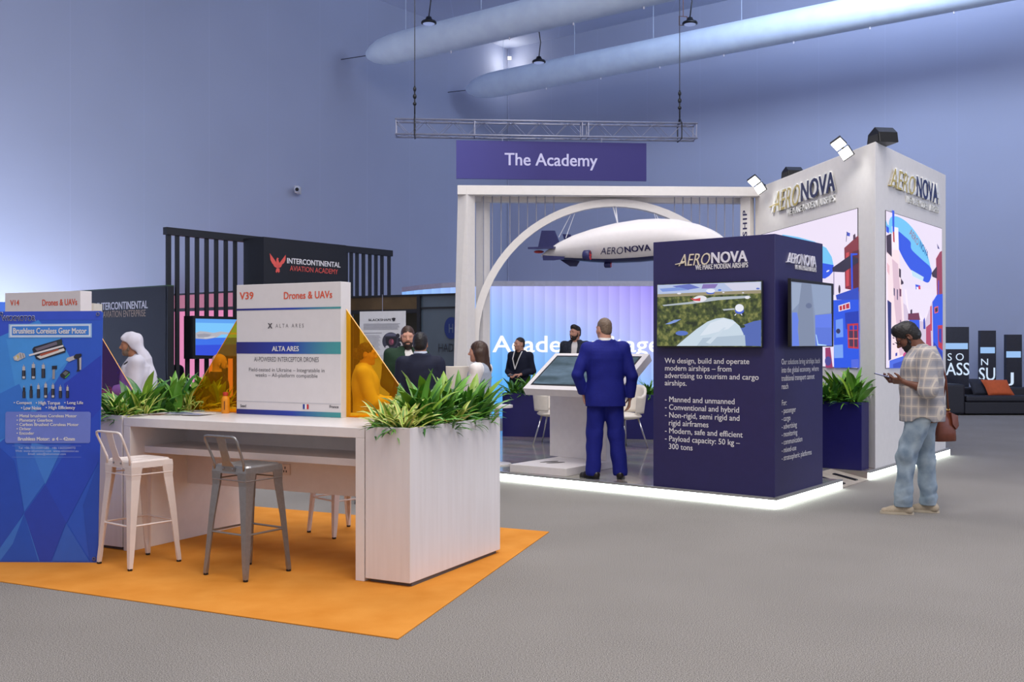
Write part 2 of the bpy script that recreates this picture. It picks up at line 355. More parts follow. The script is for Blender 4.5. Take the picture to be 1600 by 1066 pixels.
# televisions on the kiosk
m, nt, b = node_mat('screen_marsh'); b.inputs['Base Color'].default_value = (.01,.01,.01,1); b.inputs['Roughness'].default_value = .25
tc = nt.nodes.new('ShaderNodeTexCoord'); n = nt.nodes.new('ShaderNodeTexNoise'); n.inputs['Scale'].default_value = 22; n.inputs['Detail'].default_value = 6
r = nt.nodes.new('ShaderNodeValToRGB'); e = r.color_ramp.elements; e[0].position = .35; e[0].color = lin((38, 52, 30))+(1,); e[1].position = .66; e[1].color = lin((150, 152, 84))+(1,)
x = e.new(.52); x.color = lin((88, 102, 48))+(1,)
nt.links.new(tc.outputs['Object'], n.inputs['Vector']); nt.links.new(n.outputs['Fac'], r.inputs['Fac']); nt.links.new(r.outputs['Color'], b.inputs['Emission Color']); b.inputs['Emission Strength'].default_value = .7
MARSH = m
def tv(face, x0, x1, y0, y1, o0, o1, label, bez=.012):
    xm, ym = (x0+x1)/2, (y0+y1)/2
    u0 = face.uv(x0, ym, o1)[0]; u1 = face.uv(x1, ym, o1)[0]; v1 = face.uv(xm, y0, o1)[1]; v0 = face.uv(xm, y1, o1)[1]
    t = thing('television', label, 'television', face.pt((u0+u1)/2, v0, o1-.03), math.atan2(face.u.y, face.u.x))
    mb = MB(); face.box(mb, u0, v0, u1, v1, o1-.035, o1); mb.build('casing', BLACK, t, bevel=.004)
    mb = MB(); face.box(mb, u0+(u1-u0)*.3, v0+(v1-v0)*.3, u1-(u1-u0)*.3, v1-(v1-v0)*.25, o0, o1-.034); mb.build('wall_bracket', BLACK, t)
    return t
t = tv(KL, 1027, 1190.6, 441.5, 543.5, .004, .075, 'wide television on the left face of the navy kiosk showing airships over a green marsh')
picture(KL, 'screen', t, [
 (MARSH, [(115,405),(808,382),(810,818),(113,812)]),
 ((176,190,222), [(117,407),(807,384),(807,450),(117,482)]),
 ((96,110,190), [(215,415),(330,400),(400,425),(300,442)]), ((128,108,176), [(420,402),(520,400),(500,428),(410,432)]), ((120,146,214), [(130,432),(260,422),(330,440),(150,452)]), ((206,206,226), [(560,395),(800,388),(800,440),(620,445)]),
 ((150,140,112), [(117,468),(807,440),(807,462),(117,488)]),
 ((172,182,190), [(150,540),(330,520),(480,488),(730,478),(740,492),(520,508),(350,532),(160,548)]),
 ((76,100,176), [(640,690),(760,648),(808,640),(808,815),(700,812),(690,760)]),
 ((124,150,214), [(168,668),(230,640),(275,635),(240,655),(200,668)]),
 ((80,110,190), blob(280,728,42,16)),
 ((40,58,26), blob(678,682,24,11)),
 ((226,224,232), blob(400,500,46,22,18,-.1)), ((196,60,66), [(335,495),(370,500),(405,492),(402,515),(360,512)]),
 ((62,96,200), blob(470,458,28,10)), ((222,226,240), blob(472,446,30,14)), ((60,110,210), blob(532,441,12,6)), ((220,220,232), blob(557,457,8,4)), ((224,224,232), blob(716,490,16,10)), ((222,222,230), blob(262,463,14,6)), ((90,110,190), blob(787,431,12,6)), ((214,216,226), blob(688,459,7,4)),
 ((60,90,200), blob(664,578,30,22)), ((228,230,240), blob(664,560,29,26)), ((170,178,186), [(550,568),(630,562),(632,572),(560,578)]), ((230,230,235), [(640,598),(645,598),(636,612),(630,608)]), ((230,230,235), [(672,600),(678,598),(684,608),(678,610)]),
 ((196,212,226), [(245,813),(300,765),(380,700),(450,652),(510,630),(560,625),(620,640),(665,680),(690,730),(706,813)]),
 ((214,224,236), [(470,660),(560,628),(640,656),(590,700),(520,720),(440,740),(400,745)]), ((172,190,208), [(420,760),(700,740),(706,813),(380,813)]), ((200,214,228), [(440,790),(560,690),(575,690),(470,800)]),
 ((90,98,60), [(225,813),(300,755),(380,692),(430,662),(380,700),(300,765),(245,813)]),
], .0762, c3, .0004)
t = tv(KR, 1236, 1302.5, 439, 542, .004, .11, 'television seen edge-on on the right face of the navy kiosk, blue-grey picture')
picture(KR, 'screen', t, [
 ((128,142,172), [(1007,384),(1273,412),(1276,812),(1012,814)]),
 ((150,164,190), [(1010,390),(1075,396),(1085,500),(1012,580)]),
 ((122,134,160), [(1075,396),(1140,402),(1150,560),(1165,812),(1060,814),(1050,600)]),
 ((140,156,186), [(1140,402),(1273,412),(1274,590),(1165,606)]),
 ((96,124,224), [(1012,590),(1045,590),(1055,640),(1050,700),(1060,812),(1012,814)]),
 ((92,120,230), [(1165,608),(1275,598),(1276,812),(1168,812)]),
 ((84,112,214), [(1168,690),(1275,690),(1276,812),(1168,812)]),
 ((176,214,250), [(1168,735),(1174,740),(1186,800),(1240,806),(1240,812),(1180,810)]),
 ((96,108,140), blob(1122,545,20,18)),
], .1112, c3, .0004)

# ---------------------------------------------------------------- white wedge tower
TN, TRr, TLl = st(-.03,2.97), st(-.03,6.0), Vector((3.77,15.8,0))
tow = thing('display_tower', 'tall white wedge-shaped tower wall with lit street pictures and raised logos', 'tower', (TN+TRr+TLl)/3+Vector((0,0,.1)))
mb = MB(); mb.prism([(p.x,p.y) for p in (TN, TRr, st(-2.9,6.0), TLl)], .1, 4.0); mb.build('body', WHITEM, tow, bevel=.006)
TL, TR = Face(TLl, TN), Face(TN, TRr)
PALE = pm('white_letter_edge', (240, 240, 236), .4)
logo(TL, tow, 1209, 1250, 294, 326, 1252, 1305, 276, 307, 1231, 1306, 315.5, 326, GOLD, pr((52,58,96)), PALE, PALE, .03)
logo(TR, tow, 1391, 1430, 268.5, 299, 1432, 1465, 282, 313, 1414, 1465, 315, 325, GOLD, pr((44,56,104)), PALE, PALE, .03)
c6 = lambda x, y: (1180+x/3.553, 320+y/3.553)
def led(face, x0, x1, yr, y0, y1, name, layers, conv):
    u0 = face.uv(x0, yr)[0]; u1 = face.uv(x1, yr)[0]; v1 = face.uv(x1 if face is TL else x0, y0)[1]; v0 = face.uv(x1 if face is TL else x0, y1)[1]
    s = MB(); face.box(s, u0, v0, u1, v1, -.01, .006); o = s.build(name, BLACK, tow)
    base = MB(); face.poly(base, [(u0+.006,v0+.006),(u1-.006,v0+.006),(u1-.006,v1-.006),(u0+.006,v1-.006)], .0075); base.build('picture_sky', em((236,224,244)), o)
    picture(face, 'picture', o, layers, .009, conv, .0005); return o
SKY=(238,226,246); BL=(34,82,226); BL2=(24,52,176); RED=(186,38,52); DK=(52,30,52); CY=(112,196,244); PK=(250,226,232)
so = led(TR, 1383, 1471, 450, 328.5, 576, 'led_screen', [
 (CY, soft([(742,104),(758,66),(800,70),(850,104),(900,166),(938,234),(964,304),(977,385),(955,428),(900,380),(840,300),(790,220),(758,150)])),
 (BL, soft([(788,148),(830,176),(862,208),(868,248),(925,304),(974,350),(978,392),(962,431),(928,420),(872,372),(822,298),(788,218)])),
 (CY, [(725,85),(735,110),(770,135),(772,165),(740,150),(726,130)]), (BL, [(726,115),(742,128),(742,160),(727,150)]),
 ((196,226,244), [(866,362),(935,402),(930,424),(872,396)]), (BL, [(888,442),(915,448),(920,498),(892,484)]), ((226,56,64), [(905,450),(915,452),(917,478),(906,474)]), ((245,240,250), [(893,455),(904,458),(906,478),(895,472)]),
 (DK, [(726,172),(754,160),(757,290),(728,270)]), ((246,240,250), [(757,120),(792,128),(796,262),(768,280)]), (RED, [(762,150),(770,150),(772,210),(764,205)]), (BL, [(758,30),(770,34),(770,150),(760,150)]),
 (PK, [(728,262),(757,292),(757,250),(796,252),(800,330),(818,540),(832,830),(745,866),(738,700)]), ((222,190,206), [(757,300),(790,330),(808,560),(825,830),(800,838),(770,560)]),
 ((28,36,110), [(731,528),(753,545),(752,858),(738,866)]), ((236,190,200), [(728,320),(742,340),(742,392),(729,370)]),
 (DK, [(795,352),(806,360),(806,408),(796,400)]), (DK, [(806,408),(820,430),(820,440),(806,445)]), ((70,60,100), [(765,462),(772,466),(772,508),(766,502)]), ((70,60,100), [(783,468),(789,472),(789,530),(784,526)]), ((110,60,90), [(797,465),(808,470),(808,510),(798,508)]),
 ((90,60,90), [(758,700),(768,702),(768,708),(758,706)]), ((90,60,90), [(760,736),(770,738),(770,744),(760,742)]), ((90,60,90), [(760,770),(770,772),(770,778),(760,776)]), ((30,50,170), [(775,825),(785,820),(785,838),(775,842)]), ((120,90,120), [(800,640),(806,640),(806,690),(800,690)]),
 ((214,196,220), [(818,545),(835,560),(860,640),(940,650),(970,560),(985,520),(985,830),(832,830)]),
 (SKY, [(835,470),(980,470),(965,580),(930,640),(905,600),(850,600)]),
 ((110,36,66), [(845,605),(905,600),(912,640),(845,640)]), (BL, [(852,640),(908,640),(910,690),(852,690)]), (DK, [(858,585),(868,580),(868,606),(858,606)]), (BL2, [(930,640),(938,625),(942,690),(930,690)]), ((176,60,96), [(945,680),(970,660),(975,800),(945,790)]), ((200,60,80), [(968,565),(976,560),(978,700),(968,700)]),
 ((150,50,76), [(1000,300),(1022,262),(1033,256),(1036,500),(1005,500)]), (DK, [(975,380),(1005,340),(1005,410),(980,400)]), (BL, [(1012,420),(1016,420),(1016,540),(1012,540)]), ((60,60,120), [(1005,215),(1020,245),(1010,245)]),
 (BL, [(980,540),(1005,500),(1037,495),(1037,890),(985,822)]), (BL2, [(985,760),(1037,820),(1037,890),(985,822)]), ((230,90,90), [(990,570),(1012,562),(1012,598),(992,605)]), (DK, [(994,576),(1009,570),(1009,592),(996,598)]), (RED, [(1010,670),(1036,668),(1036,810),(1012,790)]), (BL2, [(1015,690),(1030,688),(1030,770),(1016,758)]),
 ((70,104,226), [(741,866),(832,836),(866,815),(985,826),(1036,892),(1036,900),(741,908)]), ((40,70,190), [(760,885),(860,850),(960,850),(900,900),(762,906)]), ((196,60,130), blob(845,842,30,30,18,0,180,360)),
], c6)
for s_, cxy, mm in (('AERO', (1426,370.5), pm('screen_brown', (0,0,0), emit=(150,120,140))), ('NOVA', (1441.5,390), pm('screen_navy', (0,0,0), emit=(20,70,150)))):
    cu, cv = TR.uv(*cxy); text(s_, TR, 0, 0, 0, 0, mm, so, 'picture_lettering', .02, shear=.2 if s_ == 'AERO' else 0., rot=-.34, off=.0185, uvbox=(cu-.2, cu+.2, cv-.05, cv+.05))
so = led(TL, 1190, 1341, 450, 325, 576, 'led_screen', [
 (CY, [(150,165),(240,180),(330,205),(395,240),(425,290),(436,340),(420,352),(150,352)]), (BL, [(150,310),(380,325),(436,335),(432,372),(412,395),(388,410),(150,400)]), ((236,236,250), blob(404,368,10,4,12,-.5)),
 ((130,38,52), [(495,240),(545,195),(572,170),(575,480),(500,466)]), ((90,28,44), [(540,260),(575,250),(575,470),(545,460)]), ((200,70,76), [(505,268),(522,262),(522,450),(505,455)]), ((70,40,70), [(545,170),(556,160),(560,190),(545,196)]),
 ((56,76,190), [(508,150),(528,158),(526,176),(510,172)]), ((60,60,110), [(510,150),(513,150),(508,205),(505,205)]),
 ((44,36,60), [(430,350),(530,280),(575,300),(575,320),(495,375),(432,372)]), (BL, [(532,270),(570,270),(570,278),(542,282),(545,470),(536,470)]), ((120,110,150), [(437,372),(441,372),(441,500),(437,500)]), (DK, blob(470,470,6,24)),
 ((40,70,190), [(450,502),(576,458),(576,530),(455,528)]), (BL, [(436,530),(576,526),(578,905),(440,905)]), (BL2, [(500,600),(576,590),(578,700),(505,690)]),
 ((232,222,236), [(464,560),(528,540),(530,578),(466,594)]), (RED, [(470,564),(524,547),(526,574),(472,588)]), ((232,222,236), [(484,560),(488,558),(490,584),(486,586)]), ((232,222,236), [(502,556),(506,554),(508,579),(504,580)]),
 (RED, [(514,662),(575,658),(577,800),(518,796)]), ((70,40,70), [(524,700),(570,700),(571,790),(527,786)]), (BL2, [(526,672),(568,670),(569,694),(527,695)]), ((214,70,70), [(546,665),(551,665),(553,796),(548,796)]), ((214,110,100), [(520,740),(575,740),(575,747),(520,747)]),
 ((110,150,240), [(450,640),(490,632),(492,735),(452,738)]), ((40,40,90), blob(464,702,12,14)), ((216,80,80), [(460,794),(476,792),(478,838),(462,840)]), ((120,160,240), [(440,780),(490,776),(492,850),(442,852)]),
 ((150,40,90), [(392,795),(420,792),(434,905),(394,905)]), ((70,60,140), blob(408,868,18,26)), ((214,100,110), [(427,560),(433,540),(438,640),(430,660)]), ((80,100,220), [(536,860),(577,856),(578,905),(538,905)]),
], c6)

# floodlights and speakers on the tower
def flood(px, py, u, label):
    p = TL.pt(u, 4.0)
    t = thing('floodlight', label, 'lamp', p)
    mb = MB(); q = at(px, py, p.y-.28); head = q; d = Vector((-.35,-.8,-.42)); d.normalize()
    mb.tube([p+TL.n*-.05+Vector((0,0,-.04)), p+TL.n*.1+Vector((0,0,.03)), head-d*.03], .018, 6); mb.build('arm', BLACK, t)
    rt = Vector((0,0,1)).cross(d).normalized(); up = d.cross(rt); rt, up = rt*.83+up*.55, up*.83-rt*.55
    M = Matrix((rt, up, d)).transposed()
    for s in (-1, 1):
        tl = Matrix.Rotation(s*.35, 3, 'X')
        mb = MB(); mb.box(-.075, -.068, -.03, .075, .068, .012, M@tl)
        for i in range(len(mb.v)): mb.v[i] = mb.v[i]+head+up*s*.075
        mb.build('lamp_housing', BLACK, t)
        mb = MB(); mb.box(-.068, -.061, -.0, .068, .061, .02, M@tl)
        for i in range(len(mb.v)): mb.v[i] = mb.v[i]+head+up*s*.075+d*.004
        mb.build('led_panel', pm('flood_led', (0,0,0), emit=(255,252,240), es=5), t)
    l = bpy.data.lights.new('floodlight_beam', 'SPOT'); l.energy = 9; l.spot_size = 2.1; l.spot_blend = .8; l.color = (1, .99, .95); l.shadow_soft_size = .12
    o = bpy.data.objects.new('floodlight_beam', l); COL.objects.link(o); o.location = head+d*.06
    o.rotation_euler = (TL.pt(u, 2.9)-head).to_track_quat('-Z', 'Y').to_euler()
flood(1316, 232, TL.uv(1330, 228)[0], 'lit double floodlight on a short arm near the front corner of the white tower')
flood(1183, 288.5, TL.uv(1196, 285)[0], 'lit double floodlight where the white beam meets the white tower')
def wedge(px0, px1, yb, u, label, w):
    p = TL.pt(u, 4.0)+TL.n*-.16
    k = p.y/F; t = thing('speaker_wedge', label, 'speaker', p, 0)
    s = w*k; mb = MB(); M = Matrix.Translation(p)@Matrix.Rotation(math.atan2(TL.u.y, TL.u.x), 4, 'Z')
    prof = [(-s*.5,0),(s*.5,0),(s*.42,s*.38),(s*.1,s*.62),(-s*.4,s*.42)]
    n = len(prof); vs = [M@Vector((x,-.1,z)) for x,z in prof]+[M@Vector((x,.14,z)) for x,z in prof]
    mb.add(vs, [tuple(range(n)), tuple(range(2*n-1,n-1,-1))]+[(i+n,(i+1)%n+n,(i+1)%n,i) for i in range(n)]); mb.build('cabinet', BLACK, t, bevel=.006)
    mb = MB(); vs = [M@Vector((x,y,z)) for x,y,z in ((-s*.36,-.106,.02),(s*.4,-.106,.02),(s*.36,-.106,s*.32),(-s*.32,-.106,s*.34))]
    vs2 = [v+M.to_3x3()@Vector((0,.006,0)) for v in vs]; mb.hexa([vs[0],vs[1],vs2[1],vs2[0],vs[3],vs[2],vs2[2],vs2[3]]); mb.build('grille', pm('speaker_mesh', (40,40,44), .8, bump=.6, scale=200), t)
wedge(1342, 1376, 222, TL.uv(1357, 222)[0], 'black wedge speaker on the front corner of the white tower top', 42)
wedge(1208, 1231, 282, TL.uv(1220, 278)[0], 'smaller black wedge speaker farther back along the white tower top', 30)
# ---------------------------------------------------------------- white portal with arch and hanging cords
PL, PR = Vector((-.68,15.45,0)), Vector((3.80,15.62,0))
por = thing('portal_frame', 'white portal frame with an arch and thin hanging cords over the stand', 'frame', (1.4,15.6,.1))
def post(corner, w, d, z0, z1, name, lean=0.):
    c = Vector((corner[0], corner[1], 0)); p = [c-ax_b*w, c, c+ax_a*d, c+ax_a*d-ax_b*w]
    mb = MB(); mb.hexa([Vector((q.x-(lean if i in (0,3) else 0), q.y, z0)) for i, q in enumerate(p)]+[Vector((q.x, q.y, z1)) for q in p]); return mb.build(name, WHITEM, por, bevel=.004)
post(PL, .185, .19, .1, 3.98, 'post', .09)
post((at(755,540,15.8)[0], 15.8), .15, .17, .1, 3.9, 'post')
post((at(1172,540,15.7)[0], 15.72), .16, .16, .1, 3.86, 'post')
PF = Face(PL-Vector((.145,.0,0)), PR)
for (o0, o1, v0, v1, u0) in ((-.16, .0, 3.86, 4.0, -.002), (-.50, -.36, 3.80, 3.95, .2)):
    mb = MB(); PF.box(mb, u0, v0, PF.len, v1, o0, o1); mb.build('beam', WHITEM, por, bevel=.004)
mb = MB(); PF.box(mb, .2, 3.875, PF.len, 3.9, -.36, -.16); mb.build('beam_soffit', WHITEM, por)
# arch
AC = PF.uv(960, 535, -.22); RO = 224*15.72/F; RI = 212.5*15.72/F
outer = []; inner = []; N = 40
outer.append((AC[0]-RO, .1)); inner.append((AC[0]-RI, .1))
for k in range(N+1):
    a = math.pi-math.pi*k/N
    outer.append((AC[0]+RO*math.cos(a), AC[1]+RO*math.sin(a))); inner.append((AC[0]+RI*math.cos(a), AC[1]+RI*math.sin(a)))
outer.append((AC[0]+RO, .1)); inner.append((AC[0]+RI, .1))
mb = MB(); n = len(outer); vs = []
for o_, i_ in zip(outer, inner): vs += [PF.pt(*o_, -.19), PF.pt(*i_, -.19), PF.pt(*i_, -.32), PF.pt(*o_, -.32)]
fs = [(0,1,2,3), tuple(4*(n-1)+k for k in (3,2,1,0))]
for i in range(n-1):
    for k in range(4): fs.append((4*i+k, 4*(i+1)+k, 4*(i+1)+(k+1)%4, 4*i+(k+1)%4))
mb.add(vs, fs); mb.build('arch', WHITEM, por)
CORD = pm('grey_cord', (150, 152, 168), .6)
for px in [755.5+13.75*k for k in range(9)]+[1054+13.05*k for k in range(9)]:
    u = PF.uv(px, 400, -.25)[0]; du = abs(u-AC[0])
    v = AC[1]+math.sqrt(max(0, RO*RO-du*du)) if du < RO else .1
    if px < 1170:
        mb = MB(); mb.tube([PF.pt(u, v-.02, -.25), PF.pt(u, 3.885, -.25)], .0085, 6); mb.build('hanging_cord', CORD, por)
RPF = Face(Vector((at(1158.5,540,15.72)[0],15.72+.0,0)), Vector((at(1173,540,15.70)[0],15.70,0)))
p0 = Vector((at(1172,540,15.7)[0],15.72,0)); RPF = Face(p0-ax_b*.16, p0)
text('AIRSHIP', RPF, 0, 0, 0, 0, INK, por, 'vertical_lettering', .03, off=.003, rot=math.pi/2, space=1.3, uvbox=(.08-.37, .08+.37, 3.29-.036, 3.29+.036))

# ---------------------------------------------------------------- airship model
AX0 = Vector((math.cos(-.35), math.sin(-.35), 0)); ACN = Vector(((995-800)/F*15.15, 15.15, 0))
def axs(px):                                   # distance along the hull axis seen at that column
    k = (px-800)/F; return (k*ACN.y-ACN.x)/(AX0.x-k*AX0.y)
stn = [(846,399,401.5),(853,393,403),(862,387,404.5),(874,379,405.5),(898,367.7,408),(925,358.7,410.5),(945,353.5,411.6),(964,349,412),(1000,343.3,410.5),(1030,341.8,407.5),(1060,343,405),(1093,351,402),(1112,358.6,399),(1124,365.5,396),(1133,373,392.5),(1139,379,389),(1142,383,386)]
AZC = 3.09
ship = thing('airship_model', 'white and navy model airship hanging under the arch of the white portal', 'airship', ACN+Vector((0,0,AZC)), -.35)
SHIPW = pm('airship_white_skin', (232, 228, 228), .38, var=.02); SHIPN = pm('airship_navy', (38, 40, 92), .4)
SIDE = Vector((-AX0.y, AX0.x, 0))
mb = MB(); NN = 40; vs = []; ring_t = []
for px, t, b_ in stn:
    s = axs(px); Y = ACN.y+s*AX0.y; zt = EYE+(HY-t)/F*Y; zb = EYE+(HY-b_)/F*Y; zc = (zt+zb)/2; hr = (zt-zb)/2; wr = hr*1.12
    for k in range(NN):
        a = 2*math.pi*k/NN; ca, sa = math.cos(a), math.sin(a)
        lob = 1+.035*abs(math.sin(1.5*(a-math.pi/2)))*(1 if sa > -.3 else 0)
        z = sa*hr*(lob if sa < .98 else 1)
        if sa < -.80: z = -.80*hr-(abs(sa)-.80)*hr*.9
        vs.append(ACN+AX0*s+SIDE*(ca*wr*lob*.97)+Vector((0,0,zc+z)))
M_ = len(stn)
for i in range(M_-1):
    for k in range(NN):
        mb.cur = 1 if (NN*.64 < k+.5 < NN*.86) else 0
        mb.f.append([i*NN+k, i*NN+(k+1)%NN, (i+1)*NN+(k+1)%NN, (i+1)*NN+k][::-1]); mb.m.append(mb.cur)
mb.v = vs; mb.f += [list(range(NN)), list(range((M_-1)*NN, M_*NN))[::-1]]; mb.m += [0,0]
mb.build('hull', [SHIPW, SHIPN], ship, smooth=True)
def fin(pts, side, name='tail_fin'):
    """pts = photo outline on a plane containing the hull axis, pushed sideways by side"""
    mb = MB(); out = []
    for px, py in pts:
        s = axs(px); p = ACN+AX0*s+SIDE*side; Y = p.y
        out.append(Vector((p.x, p.y, EYE+(HY-py)/F*Y)))
    th = SIDE*.012; n = len(out)
    mb.add([p+th for p in out]+[p-th for p in out], [tuple(range(n)), tuple(range(2*n-1,n-1,-1))]+[(i,i+n,(i+1)%n+n,(i+1)%n) for i in range(n)])
    return mb.build(name, SHIPN, ship)
fin([(840.5,389),(846.5,360.5),(867,360.5),(874.5,380),(860,388)], 0)
fin([(870,366),(883,366.5),(884,373),(874,378)], .3)
fin([(853,399),(887,401),(886,405),(871,407),(854,407)], -.16)
fin([(869,404),(904,406),(898,416.5),(888,416.5)], .1)
mb = MB(); s0, s1 = axs(834), axs(872)
zz = AZC-.02
mb.hexa([ACN+AX0*s0+SIDE*.2+Vector((0,0,zz-.01)), ACN+AX0*s0-SIDE*.28+Vector((0,0,zz-.04)), ACN+AX0*s1-SIDE*.22+Vector((0,0,zz-.04)), ACN+AX0*s1+SIDE*.2+Vector((0,0,zz-.01)), ACN+AX0*s0+SIDE*.2+Vector((0,0,zz+.01)), ACN+AX0*s0-SIDE*.28+Vector((0,0,zz-.01)), ACN+AX0*s1-SIDE*.22+Vector((0,0,zz-.005)), ACN+AX0*s1+SIDE*.2+Vector((0,0,zz+.01))]); mb.build('tail_fin', SHIPN, ship)
mb = MB(); mb.ball(ACN+AX0*axs(842)+Vector((0,0,AZC-.08)), .05, 10, (1.6,.8,.5)); mb.build('tail_light', pm('red_lens', (190,50,60), .3), ship)
def engine(px, py, side, r, L):
    s = axs(px); c = ACN+AX0*s+SIDE*side; c = Vector((c.x, c.y, EYE+(HY-py)/F*c.y))
    M = Matrix((SIDE, Vector((0,0,1)), AX0)).transposed()
    mb = MB(); mb.lathe([(r*.72,-L),(r,-L*.7),(r,L*.7),(r*.92,L),(r*.8,L),(r*.8,L*.6),(r*.1,L*.6)], c, 20, M); e_ = mb.build('fan_duct', SHIPN, ship, smooth=True)
    mb = MB()
    for k in range(5):
        a = 2*math.pi*k/5; d1 = SIDE*math.cos(a)+Vector((0,0,math.sin(a))); d2 = SIDE*-math.sin(a)+Vector((0,0,math.cos(a)))
        q = c+AX0*(L*.8); mb.hexa([q-d2*.012, q+d2*.012, q+d2*.03+d1*r*.76+AX0*.01, q-d2*.01+d1*r*.76, q-d2*.012+AX0*.006, q+d2*.012+AX0*.006, q+d2*.03+d1*r*.76+AX0*.016, q-d2*.01+d1*r*.76+AX0*.006])
    mb.ball(c+AX0*L*.8, r*.2, 8); mb.build('fan', pm('red_fan', (200,44,52), .4), e_)
engine(927, 399.5, -.36, .082, .055); engine(950, 414, -.02, .045, .05)
AF = Face(ACN-SIDE*.385-AX0*1, ACN-SIDE*.385+AX0*1)
# lettering wrapped on the hull side
def hull_text(body, x0, x1, y0, y1, bold, shear):
    vs, fs = glyphs(body, bold, shear=shear); xs = [v[0] for v in vs]; ys = [v[1] for v in vs]; a0, a1, b0, b1 = min(xs), max(xs), min(ys), max(ys)
    mb = MB(); out = []
    for x, y, z in vs:
        px = x0+(x-a0)/(a1-a0)*(x1-x0); t = (px-x0)/(x1-x0)
        py = (y1[0]*(1-t)+y1[1]*t)-(y-b0)/(b1-b0)*((y1[0]-y0[0])*(1-t)+(y1[1]-y0[1])*t)
        s = axs(px); Y = ACN.y+s*AX0.y-.34
        k = np.interp(px, [q[0] for q in stn], [(q[2]-q[1])/2/F*15.15 for q in stn]); kc = np.interp(px, [q[0] for q in stn], [EYE+(HY-(q[1]+q[2])/2)/F*15.15 for q in stn])
        zz = EYE+(HY-py)/F*Y; rel = max(-.95, min(.95, (zz-kc)/k)); w = k*1.12*math.sqrt(1-rel*rel)*1.0+.012
        # solve along the side direction so that the letter sits on the skin
        out.append(ACN+AX0*axs(px)-SIDE*w+Vector((0,0,zz)))
    # axial shift caused by the sideways offset
    mb.add(out, fs); o = mb.build('lettering', INK, ship); return o
sh_ = 8.8
hull_text('AERO', 936.5+sh_, 973+sh_, (387,385.5), (397,396.5), 0., .3)
hull_text('NOVA', 975+sh_, 1015+sh_, (385.5,381.5), (394.5,391), .035, 0)
WIRE = pm('thin_wire', (205, 206, 214), .5)
def hang(px0, py0, px1, py1, name='suspension_line', r=.005):
    a = PF.uv(px0, py0, -.25); p = PF.pt(a[0], a[1], -.25); s = axs(px1); q = ACN+AX0*s; q = Vector((q.x, q.y, EYE+(HY-py1)/F*q.y))
    mb = MB(); mb.tube([p, q], r, 5); mb.build(name, WIRE, ship)
hang(893, 333, 873, 371); hang(898.5, 332, 884, 372); hang(1022, 333, 1025, 343.5); hang(1025, 335, 1029, 343.5)
hang(957.5, 322, 965, 349, r=.01); hang(962, 322, 965, 349, r=.01)

# ---------------------------------------------------------------- overhead sign on a truss
BL_, BR_ = at(713,540,18.0), at(1010,540,18.28); BF = Face(BL_, BR_)
ov = thing('overhead_banner', 'blue overhead banner reading The Academy, hung below the truss', 'sign', (BL_+BR_)/2*1.0+Vector((0,0,3.6)))
m, nt, b = node_mat('banner_blue'); b.inputs['Roughness'].default_value = .6
tc = nt.nodes.new('ShaderNodeTexCoord'); sp = nt.nodes.new('ShaderNodeSeparateXYZ'); r = nt.nodes.new('ShaderNodeValToRGB')
mr = nt.nodes.new('ShaderNodeMapRange'); mr.inputs[1].default_value = -1.7; mr.inputs[2].default_value = 1.7
nt.links.new(tc.outputs['Object'], sp.inputs[0]); nt.links.new(sp.outputs[0], mr.inputs[0]); nt.links.new(mr.outputs[0], r.inputs['Fac']); nt.links.new(r.outputs['Color'], b.inputs['Base Color'])
e = r.color_ramp.elements; e[0].color = lin((62, 60, 138))+(1,); e[1].color = lin((40, 33, 110))+(1,); e[1].position = .45
BZ1 = BF.uv(860, 221.5)[1]; BZ0 = BF.uv(860, 281)[1]
mb = MB(); BF.box(mb, 0, BZ0, BF.len, BZ1, -.04, 0); mb.build('panel', m, ov)
text('The Academy', BF, 788.5, 933.5, 240, 265.5, pr((196,194,228)), ov, 'lettering', .018)
for px in (785, 940):
    u = BF.uv(px, 221, -.02)[0]; mb = MB(); mb.tube([BF.pt(u, BZ1, -.02), BF.pt(u, BZ1+.14, -.02)], .006, 5); mb.build('suspension_line', ALU, ov)
TRL, TRR_ = at(617,540,17.9), at(1090,540,18.25); TF = Face(TRL, TRR_)
tz0 = 5.285; tz1 = 5.55; td = .265
tr = thing('lighting_truss', 'long square aluminium truss hanging high above the blue overhead banner', 'truss', (TRL+TRR_)/2+Vector((0,0,tz0)))
for o_ in (0, -td):
    for z in (tz0, tz1):
        mb = MB(); mb.tube([TF.pt(0,z,o_), TF.pt(TF.len,z,o_)], .017, 8); mb.build('chord', ALU, tr, smooth=True)
nb = 21; du = TF.len/nb
for (fa, fb) in (((0,tz0),(0,tz1)), ((-td,tz0),(-td,tz1)), ((0,tz1),(-td,tz1)), ((0,tz0),(-td,tz0))):
    pts = [TF.pt(k*du, (fa if k%2 else fb)[1], (fa if k%2 else fb)[0]) for k in range(nb+1)]
    mb = MB(); mb.tube(pts, .008, 5); mb.build('lacing', ALU, tr)
for u in (.02, TF.len*.26, TF.len*.615, TF.len*.635, TF.len-.02):
    mb = MB(); c = [TF.pt(u,tz0,0), TF.pt(u,tz1,0), TF.pt(u,tz1,-td), TF.pt(u,tz0,-td)]; mb.tube(c, .012, 6, closed=True); mb.build('end_frame', ALU, tr)
